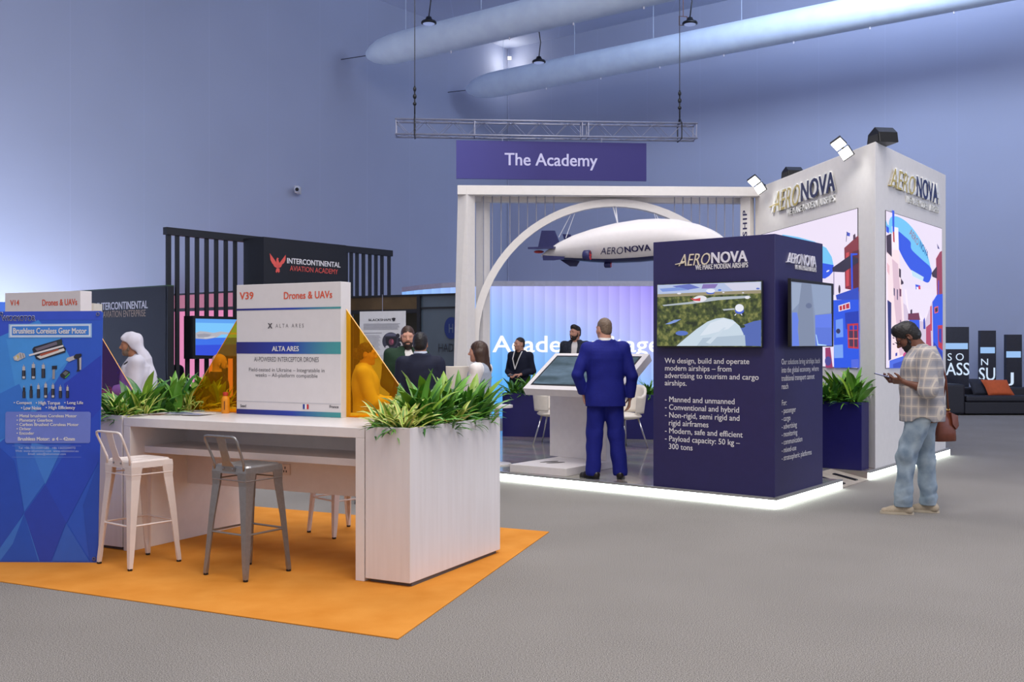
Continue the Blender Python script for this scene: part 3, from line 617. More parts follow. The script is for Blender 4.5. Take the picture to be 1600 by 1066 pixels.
for i, px in enumerate((648, 1062)):
    u = TF.uv(px, 190, -td/2)[0]; p = TF.pt(u, tz1, -td/2)
    t = thing('chain_hoist', ('left' if i == 0 else 'right')+' hoist hook and cable holding the '+('left' if i == 0 else 'right')+' end of the truss', 'hoist', p)
    mb = MB(); mb.tube([p+Vector((0,0,.62)), Vector((p.x,p.y,HH))], .008, 5); mb.build('cable', BLACK, t)
    mb = MB(); mb.ball(p+Vector((0,0,.30)), .035, 10); mb.ball(p+Vector((0,0,.43)), .035, 10, (1,1,1.4)); mb.ball(p+Vector((0,0,.56)), .03, 10, (1,1,1.6)); mb.tube([p+Vector((0,0,.0)), p+Vector((0,0,.62))], .014, 6); mb.build('hook', BLACK, t, smooth=True)
    mb = MB(); mb.tube([TF.pt(u, tz0-.02, .03), TF.pt(u, tz1+.0, .04), p+Vector((0,0,.12)), TF.pt(u, tz1, -td-.04), TF.pt(u, tz0-.02, -td-.03)], .012, 6, closed=True); mb.build('sling', BLACK, t)

# ---------------------------------------------------------------- fabric air ducts and pendant lamps
DUCT = pm('duct_cloth', (218, 234, 254), .75, var=.05, scale=3)
def duct(px, py, rad, label, L):
    Y = (9.6-EYE)*F/(HY-py); p = at(px, py, Y); t = thing('air_duct', label, 'duct', p+wb*6)
    M = Matrix((Vector((0,0,1)).cross(wb).normalized(), Vector((0,0,1)), wb)).transposed()
    mb = MB(); mb.lathe([(rad*.03,0),(rad*.35,.12),(rad*.62,.32),(rad*.85,.62),(rad*.97,1.0),(rad,1.4)]+[(rad,1.4+k*1.5) for k in range(1, int(L/1.5))], p, 32, M); mb.build('sleeve', DUCT, t, smooth=True)
    for k in range(1, 8):
        q = p+wb*(1.2+k*1.9)-Vector((0,0,rad)); mb = MB(); mb.tube([q+Vector((0,0,.03)), q-Vector((0,0,.06))], .02, 6); mb.build('nozzle', pm('duct_nozzle', (225,225,235), .5), t)
    mb = MB(); q = p-wa*0-wb*2.0; mb.tube([p, p-wb*1.9+Vector((0,0,.12))], .012, 5); mb.build('tie_line', BLACK, t)
    for k in range(7):
        q = p+wb*(1.5+2.6*k)+Vector((0,0,rad)); mb = MB(); mb.tube([q, Vector((q.x,q.y,HH))], .006, 4); mb.build('support_wire', DUCT, t)
duct(572, 87, .41, 'left of two long pale fabric air ducts under the ceiling', 17)
duct(728, 141, .39, 'right of two long pale fabric air ducts, above the truss', 19)
for px, py, lab in ((670,36,'hanging black disc lamp before the left air duct'), (842,97,'hanging black disc lamp at the middle, before the right air duct'), (1078,37,'hanging black disc lamp at right, beside a small square bracket')):
    Y = (9.5-EYE)*F/(HY-py); p = at(px, py, Y); t = thing('pendant_lamp', lab, 'lamp', p, 0, 'hanging disc lamps')
    mb = MB(); mb.lathe([(.02,.16),(.06,.15),(.10,.06),(.17,.045),(.19,.02),(.19,-.01),(.15,-.02)][::-1], p, 24); mb.build('lamp_shade', BLACK, t, smooth=True)
    mb = MB(); mb.lathe([(.145,-.026),(.145,-.018)], p, 24); mb.build('lens', pm('lamp_lens', (150,160,205), .4, emit=(150,165,215), es=.8), t)
    mb = MB(); mb.tube([p+Vector((0,0,.15)), p+Vector((.05,0,.55)), p+Vector((-.03,0,1.1)), Vector((p.x-.02,p.y,HH))], .016, 6); mb.build('flex', BLACK, t, smooth=True)
p = at(1067.5, 33, 25.4); mb = MB(); mb.tube([p+Vector((-.1,0,-.1)), p+Vector((.1,.03,-.1)), p+Vector((.1,.03,.12)), p+Vector((-.1,0,.12))], .015, 4, closed=True); mb.tube([p+Vector((0,0,.12)), Vector((p.x,p.y,HH))], .01, 4)
tag(mb.build('hanging_bracket', pm('rust_metal', (120,86,74), .6)), 'small rust-coloured square bracket hanging beside the right disc lamp', 'bracket')
p = CORN+wa*-.35+wb*.35+Vector((0,0,11.3)); mb = MB(); mb.box(-.06,-.06,-.04,.06,.06,.04); mb.v = [v+p for v in mb.v]
tag(mb.build('corner_lamp', pm('corner_led', (0,0,0), emit=(255,245,230), es=2.5)), 'small bright lamp glowing in the far upper corner of the hall', 'lamp')
l = bpy.data.lights.new('corner_lamp_light', 'POINT'); l.energy = 16; l.color = (1,.93,.82); l.shadow_soft_size = .1; o = bpy.data.objects.new('corner_lamp_light', l); COL.objects.link(o); o.location = p-Vector((0,.25,.2))
p = at(464, 296, 27.25); t = thing('security_camera', 'small white security camera mounted on the left wall', 'camera', p)
mb = MB(); mb.box(-.05,-.05,-.09,.05,.3,.09); mb.v = [v+p for v in mb.v]; mb.build('bracket', WHITEM, t)
mb = MB(); mb.ball(p+Vector((.02,-.08,0)), .085, 14); mb.build('dome', pm('camera_shell', (210,214,226), .4), t, smooth=True)
mb = MB(); mb.ball(p+Vector((.03,-.14,-.02)), .05, 12); mb.build('lens', BLACK, t, smooth=True)

# ---------------------------------------------------------------- curved light wall of the stage
lw = thing('stage_light_wall', 'tall curved glowing blue light wall lettered Academy Stage', 'screen', at(900,540,22)*Vector((1,1,0)) if False else Vector((1.4,22,0)))
m, nt, b = node_mat('stage_light_panels'); b.inputs['Base Color'].default_value = (.05,.05,.06,1); b.inputs['Roughness'].default_value = .4
tc = nt.nodes.new('ShaderNodeTexCoord'); sp = nt.nodes.new('ShaderNodeSeparateXYZ'); nt.links.new(tc.outputs['Object'], sp.inputs[0])
def mth(op, a, bv=None, cv=None):
    q = nt.nodes.new('ShaderNodeMath'); q.operation = op
    for i, x in enumerate((a, bv, cv)):
        if x is None: continue
        if isinstance(x, (int, float)): q.inputs[i].default_value = x
        else: nt.links.new(x, q.inputs[i])
    return q.outputs[0]
# diagonal gradient: cyan at lower left, lavender at upper right; each strip shades from pale to deeper
gx = mth('MULTIPLY_ADD', sp.outputs[0], .12, .0); g = mth('MULTIPLY_ADD', sp.outputs[2], .27, gx)
fr = mth('FRACT', mth('MULTIPLY', sp.outputs[0], 4.35))
r = nt.nodes.new('ShaderNodeValToRGB'); e = r.color_ramp.elements
e[0].position = 0; e[0].color = lin((86, 178, 255))+(1,); e[1].position = 1; e[1].color = lin((150, 130, 245))+(1,)
x = e.new(.38); x.color = lin((150, 192, 255))+(1,); x = e.new(.62); x.color = lin((184, 190, 255))+(1,); x = e.new(.82); x.color = lin((176, 166, 255))+(1,)
nt.links.new(g, r.inputs['Fac']); s_ = mth('MULTIPLY_ADD', fr, -.22, 1.06)
nt.links.new(r.outputs['Color'], b.inputs['Emission Color']); nt.links.new(s_, b.inputs['Emission Strength'])
cx = [(at(px,540,Y).x, Y) for px, Y in ((628,24.4),(655,23.5),(690,22.7),(730,22.2),(765,22.0),(900,22.0),(1040,22.0),(1100,22.2),(1180,23.0))]
mb = MB(); n = len(cx); mb.add([(x,y,0) for x,y in cx]+[(x,y,2.85) for x,y in cx], [(i,i+1,n+i+1,n+i) for i in range(n-1)]); mb.build('light_panels', m, lw)
mb = MB(); mb.add([(x,y-.02,2.85) for x,y in cx]+[(x,y-.02,2.96) for x,y in cx]+[(x,y+.3,2.96) for x,y in cx]+[(x,y+.3,0) for x,y in cx]+[(x,y-.0,2.85) for x,y in cx],
  [(i,i+1,n+i+1,n+i) for i in range(n-1)]+[(n+i,n+i+1,2*n+i+1,2*n+i) for i in range(n-1)]+[(2*n+i,2*n+i+1,3*n+i+1,3*n+i) for i in range(n-1)]+[(i+1,i,4*n+i,4*n+i+1) for i in range(n-1)])
mb.build('rim', pm('light_wall_rim', (176,178,196), .6), lw)
SF = Face((cx[4][0], 22.0), (cx[6][0], 22.0))
text('Academy Stage', SF, 769.5, 1032, 524.5, 559, em((255,255,255), 1.1), lw, 'lettering', .014, off=.02)
# ---------------------------------------------------------------- plants
G1 = pm('leaf_green', (104, 160, 58), .38, var=.18, scale=9); G2 = pm('leaf_deep_green', (60, 114, 46), .38, var=.18, scale=9)
G3 = pm('leaf_lime', (138, 172, 60), .4, var=.15, scale=9); YEL = pm('leaf_yellow_edge', (206, 208, 112), .42, var=.1, scale=12); SOIL = pm('potting_soil', (44, 32, 24), .95, var=.3, scale=60)
def leafset(seed, c, n, L, W, up, spread, mats, stripe=False):
    rr = random.Random(seed); mb = MB(); c = Vector(c)
    for i in range(n):
        az = rr.uniform(0, 2*math.pi); el = math.radians(rr.uniform(*up)); l = L*rr.uniform(.6, 1.08); w = W*rr.uniform(.7, 1.15)
        base = c+Vector((rr.uniform(-spread, spread), rr.uniform(-spread, spread), rr.uniform(0, .05)))
        h = Vector((math.cos(az), math.sin(az), 0)); side = Vector((-h.y, h.x, 0)); p = base.copy(); e = el; K = 7; rows = []
        droop = rr.uniform(.5, 1.5); tw = rr.uniform(-.5, .5)
        for k in range(K+1):
            t = k/K; ww = w*(math.sin(math.pi*min(1, t*.93+.06))**.75)*(1-.25*t)*.5
            if k == K: ww = .0006
            d = h*math.cos(e)+Vector((0,0,math.sin(e))); nrm = side.cross(d)
            sd = side*math.cos(tw*t)+nrm*math.sin(tw*t)
            rows.append([p-sd*ww-nrm*ww*.35*-1, p-sd*ww*.45-nrm*ww*-.1, p.copy(), p+sd*ww*.45-nrm*ww*-.1, p+sd*ww-nrm*ww*.35*-1])
            p = p+d*(l/K); e -= droop*.16*(t*1.6+.15)
        n0 = len(mb.v); mb.v += [q for r_ in rows for q in r_]
        mi = rr.randrange(len(mats)-(1 if stripe else 0))
        for k in range(K):
            for j in range(4):
                mb.f.append([n0+k*5+j, n0+k*5+j+1, n0+(k+1)*5+j+1, n0+(k+1)*5+j]); mb.m.append(len(mats)-1 if stripe and j in (0,3) else mi)
    return mb
def plant(seed, c, kind, label, group, s=1.):
    if kind == 'broad': mb = leafset(seed, c, 19, .40*s, .105*s, (48, 86), .05, [G1, G1, G2, G3]); mats = [G1, G1, G2, G3]; nm = 'broad_leaf_plant'
    elif kind == 'fine': mb = leafset(seed, c, 36, .31*s, .048*s, (20, 80), .05, [G1, G2, G1]); mats = [G1, G2, G1]; nm = 'dracaena_plant'
    elif kind == 'striped': mb = leafset(seed, c, 32, .27*s, .044*s, (15, 75), .05, [G1, G3, YEL], True); mats = [G1, G3, YEL]; nm = 'striped_leaf_plant'
    else: mb = leafset(seed, c, 26, .19*s, .022*s, (-15, 45), .05, [G2, G2, G1]); mats = [G2, G2, G1]; nm = 'fern_plant'
    o = mb.build(nm, mats, at_=c, smooth=True); return tag(o, label, 'plant', group)
def planter(name_label, poly, z0, h, mat, rim=.02, foot=None):
    cx_ = sum(p[0] for p in poly)/4; cy_ = sum(p[1] for p in poly)/4
    t = thing('planter', name_label, 'planter', (cx_, cy_, z0))
    ins = lambda k: [(cx_+(x-cx_)*(1-k), cy_+(y-cy_)*(1-k)) for x, y in poly]
    f = 1.0; inn = []
    for i in range(4):                     # inset by rim
        a = Vector(poly[i]); p = Vector(poly[i-1]); q = Vector(poly[(i+1)%4]); inn.append(a+(p-a).normalized()*rim+(q-a).normalized()*rim)
    zf = z0+(.03 if foot else .0)
    mb = MB(); V = [(x,y,zf) for x,y in poly]+[(x,y,z0+h) for x,y in poly]+[(p.x,p.y,z0+h) for p in inn]+[(p.x,p.y,z0+h-.25) for p in inn]
    fs = [(3,2,1,0)]
    for i in range(4):
        j = (i+1)%4; fs += [(i,j,4+j,4+i), (4+i,4+j,8+j,8+i), (8+i,8+j,12+j,12+i)]
    fs.append((12,13,14,15)); mb.add(V, fs); mb.build('box', mat, t, bevel=.003)
    mb = MB(); mb.prism([(p.x,p.y) for p in inn], z0+h-.2, z0+h-.05); mb.build('soil', SOIL, t)
    if foot:
        mb = MB(); mb.prism([(cx_+(x-cx_)*.93, cy_+(y-cy_)*.96) for x, y in poly], z0+.006 if z0 < .05 else z0, zf); mb.build('plinth', foot, t)
    return t
# foreground counter axes
CB = Vector((.89,-.456,0)); CA = Vector((.456,.89,0)); C0 = Vector((-2.96,7.767,0))
def ct(bb, aa, z=0.): p = C0+CB*bb+CA*aa; return Vector((p.x, p.y, z))
def ct2(bb, aa): p = ct(bb, aa); return (p.x, p.y)
CTR = math.atan2(CB.y, CB.x)
m, nt, b = node_mat('white_laminate_streaked'); b.inputs['Roughness'].default_value = .35
tc = nt.nodes.new('ShaderNodeTexCoord'); mp = nt.nodes.new('ShaderNodeMapping'); mp.inputs['Scale'].default_value = (22, 22, 1.6); n = nt.nodes.new('ShaderNodeTexNoise'); n.inputs['Scale'].default_value = 1; n.inputs['Detail'].default_value = 5
r = nt.nodes.new('ShaderNodeValToRGB'); e = r.color_ramp.elements; e[0].position = .30; e[0].color = lin((226, 219, 218))+(1,); e[1].position = .6; e[1].color = lin((232, 226, 226))+(1,)
nt.links.new(tc.outputs['Object'], mp.inputs[0]); nt.links.new(mp.outputs[0], n.inputs['Vector']); nt.links.new(n.outputs['Fac'], r.inputs['Fac']); nt.links.new(r.outputs['Color'], b.inputs['Base Color'])
STREAK = m
DUST = pm('dark_plinth', (90, 84, 82), .8)
planter('tall white laminate planter at the right end of the counter, nearest the viewer', [ct2(2.235,0), ct2(2.585,0), ct2(2.585,1.25), ct2(2.235,1.25)], 0, 1.035, STREAK, foot=DUST)
planter('tall white laminate planter at the left end of the counter, beside the blue banner', [ct2(-.36,.0), ct2(-.015,.0), ct2(-.015,1.25), ct2(-.36,1.25)], 0, 1.035, STREAK, foot=DUST)
g1 = 'plants in the right white planter'; g2 = 'plants in the left white planter'
def bed(b0, b1, z, g, where, seed, plan, s=1., f=ct):
    for i, (u, v, kind) in enumerate(plan):
        lab = {'broad': 'broad-leaved green plant standing tall in '+where, 'fine': 'narrow-leaved green plant in '+where, 'striped': 'plant with yellow-edged striped leaves in '+where, 'fern': 'low feathery fern spilling over the rim of '+where}[kind]
        plant(seed+i, f(b0+(b1-b0)*u, v, z), kind, lab, g+', '+kind, s)
pr_ = [(.25,.62,'broad'),(.7,.5,'broad'),(.35,.9,'broad'),(.75,.85,'fine'),(.3,1.12,'fine'),(.72,1.12,'fine'),(.25,.12,'striped'),(.75,.12,'striped'),(.3,.33,'striped'),(.75,.34,'fine'),(.5,.6,'fine'),(.8,.66,'striped'),(.4,.38,'broad'),(.9,.22,'fern'),(.15,.06,'fern'),(.95,.55,'fern'),(.92,.88,'fern'),(.9,1.1,'fern'),(.55,.05,'fern'),(.6,.98,'broad')]
bed(2.26, 2.56, .985, g1, 'the right white planter', 100, pr_)
pl_ = [(.6,.2,'fine'),(.3,.12,'fine'),(.7,.1,'striped'),(.4,.35,'broad'),(.75,.4,'fine'),(.75,.6,'broad'),(.3,.6,'fine'),(.5,.8,'broad'),(.8,.85,'striped'),(.3,.95,'fine'),(.7,1.05,'broad'),(.4,1.15,'broad'),(.85,.25,'striped'),(.9,.68,'striped'),(.5,.05,'fern'),(.95,.5,'fern'),(.9,.95,'fern'),(.85,.08,'fern'),(.8,1.15,'striped')]
bed(-.33, -.04, .985, g2, 'the left white planter', 200, pl_, .92)

# ---------------------------------------------------------------- white counter
cnt = thing('counter_table', 'long white double-sided bar counter between two white planters', 'counter', ct(1.1,.62), CTR)
def cbox(mb, b0, a0, z0, b1, a1, z1): return mb.hexa([ct(b0,a0,z0), ct(b1,a0,z0), ct(b1,a1,z0), ct(b0,a1,z0), ct(b0,a0,z1), ct(b1,a0,z1), ct(b1,a1,z1), ct(b0,a1,z1)])
mb = MB(); cbox(mb, 0, 0, .955, 2.225, 1.24, 1.022); mb.build('top', WHITE, cnt, bevel=.003)
for b0, b1 in ((0,.07),(2.155,2.225)):
    mb = MB(); cbox(mb, b0, 0, .006, b1, 1.24, .955); mb.build('end_panel', WHITE, cnt, bevel=.003)
for a0, a1 in ((.14,.59),(.65,1.10)):
    mb = MB(); cbox(mb, .07, a0, .745, 2.155, a1, .795); mb.build('shelf', WHITE, cnt, bevel=.002)
mb = MB(); cbox(mb, .07, .59, .457, 2.155, .65, .955); mb.build('modesty_panel', WHITE, cnt)
f = Face(ct(0,.59), ct(2.2,.59)); u0, v0 = f.uv(432, 741); u1, v1 = f.uv(454, 726)
mb = MB(); f.box(mb, u0, v0, u1, v1, 0, .012); so = mb.build('power_socket', pm('socket_white', (228,214,206), .4), cnt, bevel=.002)
mb = MB(); uc, vc = f.uv(447, 734); f.box(mb, uc-.004, vc+.006, uc+.004, vc+.024, .012, .0135); f.box(mb, uc-.016, vc-.02, uc-.008, vc-.004, .012, .0135); f.box(mb, uc+.008, vc-.02, uc+.016, vc-.004, .012, .0135); mb.build('socket_holes', BLACK, so)
# leaflets and bottle on the counter
for i, (px, py, rz, c, lab) in enumerate(((262,648.5,.35,(206,198,190),'thin leaflet with grey and white print at the left end of the counter'), (283,646.5,-.2,(190,196,208),'thin leaflet with blue edge lying behind the grey leaflet on the counter'), (300,648.5,.1,(222,218,214),'pale leaflet lying nearest the orange bottle on the counter'))):
    p = floor_at(px, py, 1.022); M = Matrix.Translation(p)@Matrix.Rotation(CTR+rz, 4, 'Z')
    z = .0015+i*.004
    t = thing('leaflet', lab, 'leaflet', p, CTR+rz)
    mb = MB(); mb.box(-.15,-.105,z-.001,.15,.105,z+.002,M); mb.build('paper', pr(c), t)
    mb = MB(); mb.box(-.14,-.09,z+.002,-.02,.08,z+.0026,M); mb.build('print_block', pr(((128,84,60),(60,84,150),(90,98,120))[i]), t)
    mb = MB(); mb.box(.0,-.09,z+.002,.14,-.01,z+.0026,M); mb.build('print_block', pr(((96,110,100),(150,160,190),(50,70,140))[i]), t)
p = floor_at(352.5, 646, 1.022); t = thing('water_bottle', 'orange drinks bottle with a red cap on the counter, left of the sign', 'bottle', p)
mb = MB(); mb.lathe([(.03,0),(.033,.006),(.033,.105),(.03,.125),(.018,.142),(.018,.15)], p, 24); mb.build('bottle_body', pm('orange_plastic', (240,150,24), .35), t, smooth=True)
mb = MB(); mb.lathe([(.021,.142),(.022,.146),(.022,.165),(.017,.172)], p, 20); mb.build('cap', pm('red_plastic', (190,52,30), .4), t, smooth=True)
mb = MB(); mb.box(-.004,-.0345,.03,.004,-.031,.1); mb.v = [v+p for v in mb.v]; mb.build('label_strip', pr((120,62,18)), t)

# ---------------------------------------------------------------- booth sign on the counter
m, nt, b = node_mat('blue_teal_print'); b.inputs['Roughness'].default_value = .5
tc = nt.nodes.new('ShaderNodeTexCoord'); sp = nt.nodes.new('ShaderNodeSeparateXYZ'); mr = nt.nodes.new('ShaderNodeMapRange'); mr.inputs[1].default_value = -.49; mr.inputs[2].default_value = .49
r = nt.nodes.new('ShaderNodeValToRGB'); e = r.color_ramp.elements; e[0].color = lin((40, 38, 118))+(1,); e[1].color = lin((70, 156, 158))+(1,)
x = e.new(.55); x.color = lin((42, 66, 172))+(1,); x = e.new(.9); x.color = lin((72, 150, 160))+(1,)
nt.links.new(tc.outputs['Object'], sp.inputs[0]); nt.links.new(sp.outputs[0], mr.inputs[0]); nt.links.new(mr.outputs[0], r.inputs['Fac']); nt.links.new(r.outputs['Color'], b.inputs['Base Color'])
GRAD = m
SGN = pm('sign_white', (226, 220, 220), .45, var=.015)
def sign(label, A, B, depth, z0, z1, name='booth_sign'):
    f = Face(A, B); t = thing(name, label, 'sign', f.pt(f.len/2, z0, -depth/2), math.atan2(f.u.y, f.u.x))
    mb = MB(); f.box(mb, 0, z0, f.len, z1, -depth, 0); mb.build('board', SGN, t, bevel=.003); return f, t
f, sg = sign('white booth sign lettered V39 in red standing on the middle of the counter', ct(.475,.715), ct(1.505,.715), .125, 1.022, 2.055)
def stripe(f, t, v0, v1, m, o=.002, u0=0., u1=None, name='colour_band'):
    mb = MB(); f.box(mb, u0, v0, f.len if u1 is None else u1, v1, 0, o); return mb.build(name, m, t)
mid = 451
vv = lambda y: f.uv(mid, y)[1]
stripe(f, sg, vv(484), vv(481), GRAD); stripe(f, sg, vv(553), vv(534.5), GRAD); stripe(f, sg, 1.0235, vv(642), GRAD); stripe(f, sg, vv(629.5), vv(628.8), pr((190,190,196)))
text('V39', f, 374.5, 396, 456.5, 468, ORANGEINK, sg, 'lettering', .025)
text('Drones & UAVs', f, 443.5, 519, 455.3, 466.8, ORANGEINK, sg, 'lettering', .022)
text('A L T A   A R E S', f, 430.5, 474.5, 506, 512, pr((130,124,126)), sg, 'lettering', .0)
text('X', f, 418.5, 425.5, 505, 513.5, pr((96,90,94)), sg, 'logo', .05)
text('ALTA ARES', f, 425, 467, 541, 549, INKW, sg, 'lettering', .03, off=.004)
text('AI-POWERED INTERCEPTOR DRONES', f, 397, 498, 558, 565.5, GREYINK, sg, 'lettering')
text('Field-tested in Ukraine – Integratable in\nweeks – All-platform compatible', f, 389, 507, 575.5, 591.5, GREYINK, sg, 'paragraph_lettering', 0., 'CENTER')
text('Seed', f, 375.5, 384.5, 632, 636.5, GREYINK, sg, 'lettering', .02); text('France', f, 515, 529, 633.5, 638, GREYINK, sg, 'lettering', .02)
mb = MB()
for k, c in enumerate(((30,60,150),(240,240,240),(200,40,50))):
    a = f.uv(473.5+k*3, 631)[0]; b_ = f.uv(476.5+k*3, 631)[0]; z1 = vv(631); z0 = vv(638.5)
    mb.mat(k); f.poly(mb, [(a,z0),(b_,z0),(b_,z1),(a,z1)], .0025)
mb.build('flag', [pr((30,60,150)), pr((240,240,240)), pr((200,40,50))], sg)
# amber acrylic wings
m, nt, b = node_mat('amber_acrylic'); nt.nodes.remove(b); out = nt.nodes['Material Output']
tr_ = nt.nodes.new('ShaderNodeBsdfTransparent'); tr_.inputs[0].default_value = (.97, .74, .15, 1)
gl = nt.nodes.new('ShaderNodeBsdfGlossy'); gl.inputs['Roughness'].default_value = .05; gl.inputs[0].default_value = (1, .85, .6, 1)
df = nt.nodes.new('ShaderNodeBsdfDiffuse'); df.inputs[0].default_value = lin((240, 160, 24))+(1,)
lw_ = nt.nodes.new('ShaderNodeLayerWeight'); lw_.inputs[0].default_value = .12
m1 = nt.nodes.new('ShaderNodeMixShader'); m1.inputs[0].default_value = .13; m2 = nt.nodes.new('ShaderNodeMixShader')
nt.links.new(tr_.outputs[0], m1.inputs[1]); nt.links.new(df.outputs[0], m1.inputs[2]); nt.links.new(lw_.outputs['Fresnel'], m2.inputs[0]); nt.links.new(m1.outputs[0], m2.inputs[1]); nt.links.new(gl.outputs[0], m2.inputs[2]); nt.links.new(m2.outputs[0], out.inputs[0])
AMBER = m; PURP = m.copy(); MATS['purple_acrylic'] = PURP; PURP.name = 'purple_acrylic'; PURP.node_tree.nodes['Transparent BSDF'].inputs[0].default_value = (.62, .42, .72, 1); PURP.node_tree.nodes['Diffuse BSDF'].inputs[0].default_value = lin((110, 70, 150))+(1,); AMBERE = pm('amber_edge', (255, 190, 96), .3)
def wing(pts, label, where, plane, AMBER=AMBER):
    t = thing('acrylic_wing', label, 'panel', plane.pt(*pts[0]))
    n = len(pts); mb = MB(); mb.add([plane.pt(u,v,.0) for u,v in pts]+[plane.pt(u,v,-.006) for u,v in pts], [tuple(range(n)), tuple(range(2*n-1,n-1,-1))]); mb.build('pane', AMBER, t)
    for k in (1,):
        a, c = pts[k], pts[(k+1)%n]
        mb = MB(); mb.tube([plane.pt(a[0],a[1],-.003), plane.pt(c[0],c[1],-.003)], .0042, 4); mb.build('polished_edge', AMBERE, t)
    return t
wp = Face(ct(0,.778), ct(2.2,.778))
wing([(.473,1.024),(.473,1.845),(-.15,1.040)], 'clear amber acrylic wing on the left side of the counter sign', '', wp)
wing([(1.507,1.024),(1.507,1.845),(2.2,1.024)], 'clear amber acrylic wing on the right side of the counter sign', '', wp)
mb = MB(); cbox(mb, 1.515, .80, 1.0225, 2.15, 1.1, 1.03); tag(mb.build('orange_tray', pm('orange_sheet', (250,186,66), .5)), 'flat orange sheet on the counter behind the right amber wing', 'sheet')
mb = MB(); cbox(mb, .05, .80, 1.0225, .50, 1.1, 1.03); tag(mb.build('orange_sheet', pm('orange_sheet', (250,186,66), .5)), 'flat orange sheet on the counter behind the left amber wing', 'sheet')

# ---------------------------------------------------------------- metal bar stools
def make_stool(label, mat, loc, rz, g):
    t = thing('bar_stool', label, 'stool', (0,0,0), 0, g)
    S = .155; H = .755; B = .208
    mb = MB()                                     # pressed seat pan with rounded corners and turned down rim
    def rr_(h, z, r):
        out = []
        for cx_, cy_, a0 in ((h-r,h-r,0),(-h+r,h-r,90),(-h+r,-h+r,180),(h-r,-h+r,270)):
            for k in range(5):
                a = math.radians(a0+22.5*k); out.append(Vector((cx_+r*math.cos(a), cy_+r*math.sin(a), z)))
        return out
    rings = [rr_(S+.012,H-.055,.045), rr_(S+.008,H-.012,.045), rr_(S,H,.04), rr_(S-.02,H,.035), rr_(S-.045,H-.007,.03), rr_(.045,H-.009,.02), rr_(.03,H-.014,.015)]
    n = 20; vs = [p for r_ in rings for p in r_]; mb.add(vs, [(i*n+k, i*n+(k+1)%n, (i+1)*n+(k+1)%n, (i+1)*n+k) for i in range(len(rings)-1) for k in range(n)]); mb.f.append([len(mb.v)-n+k for k in range(n)]); mb.m.append(0)
    mb.build('seat', mat, t, smooth=False)
    for sx in (-1,1):
        for sy in (-1,1):
            mb = MB()                             # folded sheet leg: angle section that narrows to the foot
            def sec(z, c, w, th):
                o = Vector((sx*c, sy*c, z)); return [o, o-Vector((sx*w,0,0)), o-Vector((sx*w,sy*th,0)), o-Vector((sx*th*1.2,sy*th*1.2,0)), o-Vector((sx*th,sy*w,0)), o-Vector((0,sy*w,0))]
            secs = [sec(.012,B,.026,.02), sec(.05,B-.002,.03,.022), sec(.12,B-.008,.036,.01), sec(.4,B-.026,.052,.008), sec(.62,B-.043,.07,.008), sec(.71,S+.012,.088,.008), sec(H-.012,S+.008,.06,.008)]
            vs = [p for s_ in secs for p in s_]; fl = [(i*6+k, i*6+(k+1)%6, (i+1)*6+(k+1)%6, (i+1)*6+k) for i in range(len(secs)-1) for k in range(6)]
            mb.add(vs, [tuple(range(6)), tuple(range(36,42))[::-1]]+fl); lg = mb.build('leg', mat, t)
            mb = MB(); mb.lathe([(.015,.0),(.017,.002),(.017,.014)], (sx*(B-.013), sy*(B-.013), 0), 10); mb.build('rubber_foot', BLACK, lg)
    for (x0,y0,x1,y1) in ((-1,-1,1,-1),(1,-1,1,1),(1,1,-1,1),(-1,1,-1,-1)):
        for z, c, r_ in ((.30,B-.028,.0075),(.655,S+.008,.005)):
            mb = MB(); mb.tube([(x0*c,y0*c,z),(x1*c,y1*c,z)], r_, 6); mb.build('cross_rail', mat, t)
    # low back: bent tube and centre splat on the -y side
    y0 = -S-.006; mb = MB()
    P = [(-.142,y0,H-.03),(-.144,y0-.006,H+.02),(-.152,y0-.05,H+.12),(-.156,y0-.075,H+.175),(-.146,y0-.083,H+.196),(-.12,y0-.085,H+.202),(.12,y0-.085,H+.202),(.146,y0-.083,H+.196),(.156,y0-.075,H+.175),(.152,y0-.05,H+.12),(.144,y0-.006,H+.02),(.142,y0,H-.03)]
    mb.tube(P, .0088, 8); mb.build('back_tube', mat, t, smooth=True)
    mb = MB(); prof = [(.062,y0-.008,H-.04),(.062,y0-.012,H-.005),(.04,y0-.026,H+.03),(.038,y0-.05,H+.1),(.042,y0-.08,H+.2)]
    vs = []
    for w, y, z in prof: vs += [Vector((-w,y,z)), Vector((w,y,z)), Vector((w,y+.004,z)), Vector((-w,y+.004,z))]
    mb.add(vs, [(0,1,2,3),(16,19,18,17)]+[(i*4+k, i*4+(k+1)%4, (i+1)*4+(k+1)%4, (i+1)*4+k) for i in range(4) for k in range(4)]); sp_ = mb.build('back_splat', mat, t)
    mb = MB()
    for x in (-.045,.045): mb.ball((x,y0-.014,H-.022), .008, 8, (1,.6,1))
    mb.build('rivet', STEEL, sp_)
    t.location = loc; t.rotation_euler = (0,0,rz); return t
STW = pm('white_powder_coat', (226, 214, 208), .38, var=.03); STS = pm('silver_powder_coat', (150, 148, 148), .33, .65, var=.06, scale=40)
# stool axes: back edge joins the two feet nearest the left and the viewer
make_stool('white metal bar stool with low back in front of the counter, beside the blue banner', STW, (-2.685,7.345,.006), math.atan2(-.253,.329), 'metal bar stools')
make_stool('silver grey metal bar stool with low back in front of the counter', STS, (-1.818,7.01,.006), math.atan2(-.22,.338), 'metal bar stools')
make_stool('pale metal bar stool behind the counter, its legs seen under the top', STW, (-1.424,8.52,.006), math.atan2(-.307,.277)+math.pi, 'metal bar stools')
